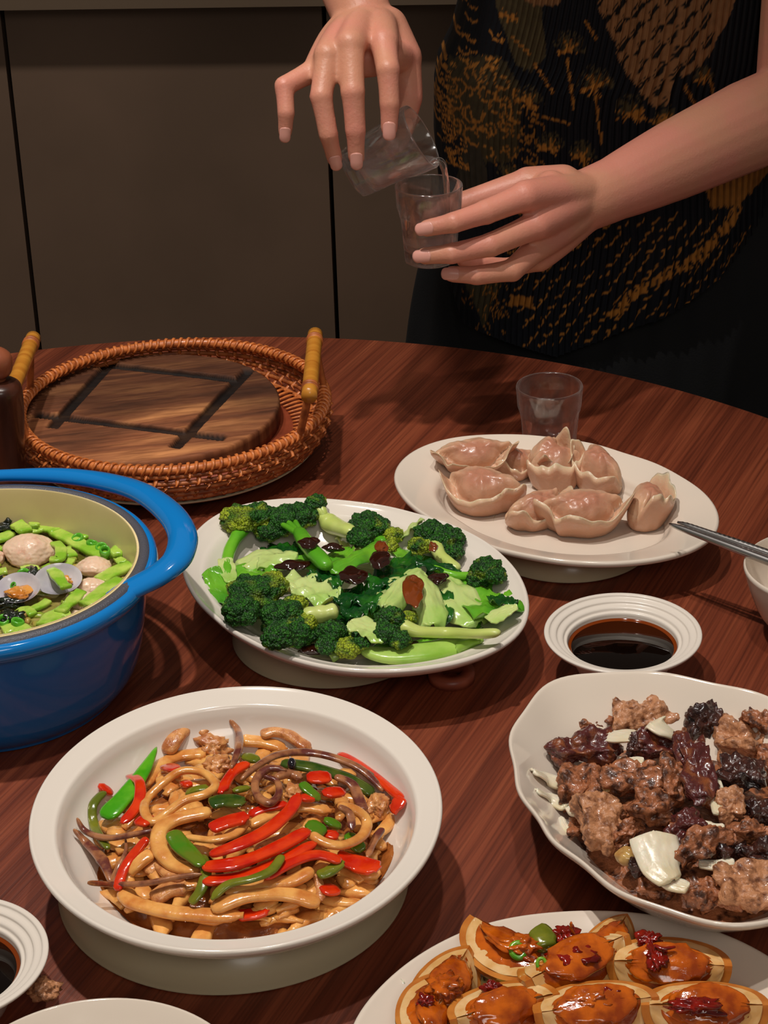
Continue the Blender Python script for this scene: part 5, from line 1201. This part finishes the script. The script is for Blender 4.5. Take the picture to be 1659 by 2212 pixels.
limb([elB, elB.lerp(shB, .5), shB], [.038, .042, .048], n=6)
# --- torso, neck, legs (clothed)
TX, TY = .265, 2.03
limb([Vector((TX, TY, T+.02)), Vector((TX, TY, T+.25)), Vector((TX, TY, T+.50)), Vector((TX, TY+.01, T+.64))], [.165, .125, .145, .11], flat=.62, up=(0, -1, 0), seg=32)
limb([Vector((TX, TY+.01, T+.62)), Vector((TX, TY, T+.76))], [.055, .050])
limb([shA, Vector((TX, TY+.01, T+.66)), shB], [.046, .06, .048])
for s in (-1, 1):
    hp_ = Vector((TX+s*.09, TY, T-.02)); kn = Vector((TX+s*.085, TY-.01, .46)); an = Vector((TX+s*.085, TY+.01, .085))
    limb([hp_, kn], [.085, .055]); limb([kn, an], [.055, .036])
    limb([an, Vector((an.x, an.y-.02, .04)), Vector((an.x, an.y-.15, .028))], [.036, .034, .026], flat=.8)
person = thing('person', (TX, TY, 0), 'person in a dark gold-patterned pleated top pouring liquid between two shot glasses', 'person')
o = caps_.link('body', SKIN, None, loc=Vector((TX, TY, 0)))
md = o.modifiers.new('r', 'REMESH'); md.mode = 'VOXEL'; md.voxel_size = .0018
ms = o.modifiers.new('s', 'SMOOTH'); ms.factor = .6; ms.iterations = 8
dg = bpy.context.evaluated_depsgraph_get(); me = bpy.data.meshes.new_from_object(o.evaluated_get(dg))
o.modifiers.clear(); o.data = me; me.polygons.foreach_set('use_smooth', [True]*len(me.polygons)); me.materials.clear(); me.materials.append(SKIN)
o.location = (0, 0, 0); o.parent = person
# fingernails: curved plates on the side facing the camera
for a, b_, r, v in NAILS:
    d = (b_-a).normalized(); n = (EYE-b_).normalized(); n = (n-d*n.dot(d)).normalized(); s = d.cross(n)
    c = b_+d*(r*.15); V = []; F = []; L_, Wn = .0068*r/.007, r*.74; nu, nv = 10, 8
    for lay in (0, 1):
        for i in range(nu+1):
            for j in range(nv+1):
                u = i/nu*2-1; v_ = j/nv*2-1; ww = Wn*math.sqrt(max(.0, 1-abs(u)**5*.55)); x = v_*ww
                end = L_*(u+.12*(1-v_*v_)*(1 if u > 0 else -1)*abs(u))
                hgt = math.sqrt(max(0, (r*1.0)**2-x*x))*.985-max(0, u)**2*r*.20-.00035*lay
                V.append(c+d*end+s*x+n*(hgt+.0002))
    k = (nu+1)*(nv+1); w1 = nv+1
    for i in range(nu):
        for j in range(nv):
            q = i*w1+j; F.append((q, q+1, q+1+w1, q+w1)); F.append((k+q+w1, k+q+1+w1, k+q+1, k+q))
    for i in range(nu):
        q = i*w1; F.append((q+w1, k+q+w1, k+q, q)); q += nv; F.append((q, k+q, k+q+w1, q+w1))
    for j in range(nv):
        F.append((j, k+j, k+j+1, j+1)); q = nu*w1+j; F.append((q+1, k+q+1, k+q, q))
    link('fingernail', V, F, NAIL, person)
# --- black skirt
BLK = mat('black_cloth', lin((9, 10, 13)), .8, bump=.3, bscale=600)
V, F = lathe(smooth_prof([(.170, T+.18), (.190, T+.10), (.215, T-.02), (.235, T-.2), (.27, T-.45), (.268, T-.452), (.22, T-.2), (.16, T+.18)], 8), (TX, TY, 0), 160, lambda a: (1+.0)*(1+.012*math.sin(a*26))*(1/math.sqrt(math.cos(a)**2+(math.sin(a)/.62)**2)), caps=False)
xl = px3(915, 640, TY).x; ss = (TX+.02-xl)/.205
V = [Vector((TX+.02+(v.x-TX)*ss, v.y, v.z)) for v in V]
link('skirt', V, F, BLK, person)
# --- pleated top, printed pattern baked as vertex tint in cloth coordinates
YF = TY-.148
hem_px = [(900, 560), (945, 600), (975, 612), (1000, 665), (1040, 742), (1100, 752), (1250, 782), (1330, 745), (1430, 690), (1530, 605), (1620, 490), (1700, 380), (1800, 300), (1900, 250)]
HEM = [px3(x, y, YF) for x, y in hem_px]
hx = [p.x for p in HEM]; hz = [p.z for p in HEM]
el_px = [(1030, -250), (1012, -60), (1000, 0), (978, 80), (950, 135), (941, 190), (940, 300), (946, 380), (955, 440), (948, 500), (930, 600), (930, 800)]
EL = [px3(x, y, TY-.02) for x, y in el_px]; ez = [p.z for p in EL][::-1]; ex = [p.x for p in EL][::-1]
XR = .462; ZT = T+.70
NCF, NCB, NRW = 720, 60, 300
angs = np.concatenate([np.pi+np.linspace(0, np.pi, NCF), np.linspace(0, np.pi, NCB)[1:-1]])
NC = len(angs); V = np.zeros((NRW, NC, 3)); 
for c_ in range(NC):
    a = angs[c_]; ca, sa = math.cos(a), math.sin(a)
    xa = TX+.2*ca
    zh = np.interp(xa, hx, hz) if a > np.pi else np.interp(.07 if ca < 0 else .47, hx, hz)
    if a <= np.pi: zh = T+.05
    else:
        if ca < -.985: zh = np.interp(xa, hx, hz)
    z = np.linspace(zh, ZT, NRW)
    xl_ = np.interp(z, ez, ex); xc = (xl_+XR)/2; hw = (XR-xl_)/2
    # taper to the shoulders near the top
    tp_ = np.clip((z-(T+.60))/.10, 0, 1); hw = hw*(1-.35*tp_)
    dep = .148*(1-.35*tp_)
    sq = np.sign(ca)*abs(ca)**.85
    x = xc+hw*sq; y = TY+dep*np.sign(sa)*abs(sa)**.75
    ph = xa*2*math.pi/.0058+.6*np.sin(z*14)+.35*np.sin(z*41+xa*30)
    amp = .0016*(abs(sa)**.5)*np.clip((ZT-z)/.05, 0, 1)
    tri = np.arcsin(np.sin(ph))*2/np.pi
    y = y+np.sign(sa)*(amp*tri+.006*np.sin(z*9+xa*22)*abs(sa)); x = x+.0008*np.cos(ph)
    V[:, c_, 0] = x; V[:, c_, 1] = y; V[:, c_, 2] = z
VV = V.reshape(-1, 3)
# pattern units of the cloth: an affine map of cloth width x and cloth height z (about 0.44 mm per unit)
_k = [(1000, 0), (1600, 100), (1200, 700)]; _w = [px3(a, b, YF) for a, b in _k]
_M = np.linalg.solve(np.array([[p.x, p.z, 1] for p in _w]), np.array(_k, dtype=float))
_uv = np.c_[VV[:, 0], VV[:, 2], np.ones(len(VV))]@_M; uu = _uv[:, 0]; vv = _uv[:, 1]
col = np.tile(np.array(lin((10, 12, 18))), (len(VV), 1))
GOLD = np.array(lin((156, 100, 38))); TAN = np.array(lin((128, 88, 54))); OLI = np.array(lin((58, 48, 28))); NAV = np.array(lin((12, 18, 34))); DKB = np.array(lin((20, 16, 12)))
front = VV[:, 1] < TY+.02
noi = np.array([mn.noise(Vector((x*.012, y*.012, 0)))+.5*mn.noise(Vector((x*.04, y*.04, 2))) for x, y in zip(uu, vv)])
nof = np.array([mn.noise(Vector((x*.11, y*.07, 5))) for x, y in zip(uu, vv)])
def paint(mask, c): col[mask & front] = c
def inpoly(poly, wob=6):
    x = uu+noi*wob*2; y = vv+nof*wob; ins = np.zeros(len(x), bool); n = len(poly)
    for i in range(n):
        x1, y1 = poly[i]; x2, y2 = poly[(i+1) % n]
        if y1 == y2: continue
        cnd = ((y1 > y) != (y2 > y)) & (x < (x2-x1)*(y-y1)/(y2-y1)+x1); ins ^= cnd
    return ins
def strokes(segs, w_, c, within=None):
    for (x1, y1, x2, y2) in segs:
        mk = (uu > min(x1, x2)-w_-2) & (uu < max(x1, x2)+w_+2) & (vv > min(y1, y2)-w_-2) & (vv < max(y1, y2)+w_+2) & front
        idx = np.nonzero(mk)[0]
        if not len(idx): continue
        dx, dy = x2-x1, y2-y1; L2 = dx*dx+dy*dy+1e-6
        t = np.clip(((uu[idx]-x1)*dx+(vv[idx]-y1)*dy)/L2, 0, 1); d = np.hypot(uu[idx]-x1-t*dx, vv[idx]-y1-t*dy)
        s = idx[d < w_*(.55+.45*(1-t))]
        if within is not None: s = s[within[s]]
        col[s] = c
def arc(cx, cy, r, a0, a1, n=6):
    return [(cx+r*math.cos(a0+(a1-a0)*i/n), cy+r*math.sin(a0+(a1-a0)*i/n), cx+r*math.cos(a0+(a1-a0)*(i+1)/n), cy+r*math.sin(a0+(a1-a0)*(i+1)/n)) for i in range(n)]
# broad areas
paint(inpoly([(1085, -80), (1165, -80), (1180, 60), (1175, 130), (1145, 165), (1105, 150), (1085, 60)]), OLI*1.2)
tanA = inpoly([(1290, -120), (1560, -120), (1590, 10), (1545, 110), (1500, 150), (1460, 165), (1440, 225), (1400, 215), (1355, 150), (1330, 90), (1285, 30)], 5); paint(tanA, TAN)
tan2 = inpoly([(1110, -80), (1210, -80), (1215, 20), (1160, 30), (1120, 10)], 4); paint(tan2, TAN*.8)
scal = inpoly([(975, 180), (1080, 140), (1125, 200), (1135, 300), (1110, 360), (1040, 370), (985, 320), (965, 250)], 8); paint(scal, OLI*.8)
leafs = inpoly([(1000, 330), (1040, 345), (1055, 420), (1030, 480), (995, 470), (985, 400)], 5); paint(leafs, np.array(lin((44, 38, 28))))
paint(inpoly([(980, 610), (1040, 590), (1085, 600), (1075, 650), (1040, 742), (1010, 680)], 5), np.array(lin((48, 42, 26))))
paint(inpoly([(1095, 655), (1150, 655), (1150, 680), (1095, 680)], 6), GOLD*.6)
paint(inpoly([(1550, 400), (1640, 350), (1700, 340), (1660, 400), (1600, 440), (1560, 440)], 10), GOLD*.7)
paint(inpoly([(1420, 20), (1420, 21)], 0), GOLD)
lowband = inpoly([(1320, 690), (1370, 625), (1430, 590), (1500, 545), (1560, 500), (1600, 420), (1620, 440), (1575, 520), (1520, 565), (1440, 610), (1390, 640), (1340, 690)], 8); paint(lowband & (nof > -.1), GOLD*.8)
edgeL = (uu < 985+noi*24) & (vv > 120) & (vv < 520); 
R2 = random.Random(5)
sg = []
for i in range(170):   # feathery gold marks down the left edge
    y = R2.uniform(90, 400); x0 = 940+R2.uniform(0, 30)+max(0, (150-y)*.35)+(y > 330)*R2.uniform(0, 45); l = R2.uniform(8, 26); a = R2.uniform(-.5, .5)
    sg.append((x0, y, x0+l*math.cos(a), y+l*math.sin(a)))
strokes(sg, 1.6, GOLD)
sg = []
for i in range(34):    # flicked arcs on the dark field upper left
    x, y = R2.uniform(985, 1085), R2.uniform(-30, 175); sg += arc(x, y-12, 14, 2.5, .6, 4)
strokes(sg, 2.2, GOLD)
sg = []
for i in range(46):    # round petals
    x, y = R2.uniform(975, 1130), R2.uniform(170, 360); r = R2.uniform(9, 17); a = R2.uniform(0, 6); sg += arc(x, y, r, a, a+R2.uniform(2, 4.5), 6)
strokes(sg, 2.4, GOLD*.75, scal); 
sg = []
for i in range(30):
    x, y = R2.uniform(1080, 1170), R2.uniform(230, 380); r = R2.uniform(7, 13); a = R2.uniform(0, 6); sg += arc(x, y, r, a, a+3, 5)
strokes(sg, 1.9, GOLD*.6)
for fx, fy, fr in [(1230, 110, 42), (1285, 180, 44), (1145, 225, 36), (1360, 235, 42), (1190, 320, 38), (1260, 330, 34), (1440, 250, 34), (1105, 60, 26), (1100, 390, 30), (1520, 165, 26)]:
    sg = []
    for j in range(26):
        a = -math.pi*j/25; sg.append((fx, fy, fx+fr*math.cos(a)*.9, fy+fr*math.sin(a)))
    strokes(sg, 1.2, OLI*1.1)
    sg = []
    for j in range(11):
        a = R2.uniform(0, 6.283); sg.append((fx, fy, fx+fr*.75*math.cos(a), fy+fr*.55*math.sin(a)))
    strokes(sg, 2.3, GOLD*.9)
sg = []
for a_, b_ in [((1155, 145), (1200, 205)), ((1150, 250), (1235, 262)), ((1225, 130), (1240, 232)), ((1285, 200), (1300, 305)), ((1262, 48), (1290, 88)), ((1370, 235), (1440, 262)), ((1480, 180), (1505, 222)), ((1530, 150), (1545, 205)), ((1110, 100), (1150, 130))]:
    for t in range(4):
        x1, y1 = a_[0]+(b_[0]-a_[0])*t/4, a_[1]+(b_[1]-a_[1])*t/4; sg.append((x1+2, y1, x1+(b_[0]-a_[0])*.2, y1+(b_[1]-a_[1])*.22))
strokes(sg, 3.2, GOLD*.75)
sg = []                # dark twigs on the tan panel
for i in range(7):
    for j in range(9):
        x = 1285+i*38+R2.uniform(-3, 3)+j*4; y = -110+j*38+i*7; sg.append((x-10, y+20, x+12, y-12))
        for k in range(5):
            t = k/5; xx, yy = x-10+22*t, y+20-32*t; sg.append((xx, yy, xx+11, yy-4)); sg.append((xx, yy, xx-3, yy-11))
strokes(sg, 1.8, DKB*.5, tanA)
sg = []                # fish-scale arcs on the lower part
for r_i in range(15):
    for c_i in range(16):
        x = 1085+c_i*36+(r_i % 2)*18+r_i*3; y = 470+r_i*21-c_i*5.5+R2.uniform(-3, 3)
        if y < 455 or R2.random() < .12: continue
        sg += arc(x, y-12, 19, .15, 1.7, 4)
strokes(sg, 1.6, GOLD*.8)
sg = []
for i in range(60):
    x, y = R2.uniform(990, 1090), R2.uniform(600, 745); sg.append((x, y, x+R2.uniform(-14, 14), y+R2.uniform(4, 22)))
strokes(sg, 1.4, GOLD*.55)
for i in range(70):
    pass
col *= (1+.25*nof[:, None]); col = np.clip(col, 0, 1)
F = []
for r in range(NRW-1):
    b0 = r*NC
    for c_ in range(NC):
        c1_ = (c_+1) % NC; F.append((b0+c_, b0+c1_, b0+NC+c1_, b0+NC+c_))
PRINT = mat('printed_pleats', (0, 0, 0), .6, attr='tint', spec=.3)
link('blouse', VV, F, PRINT, person, attr=col)
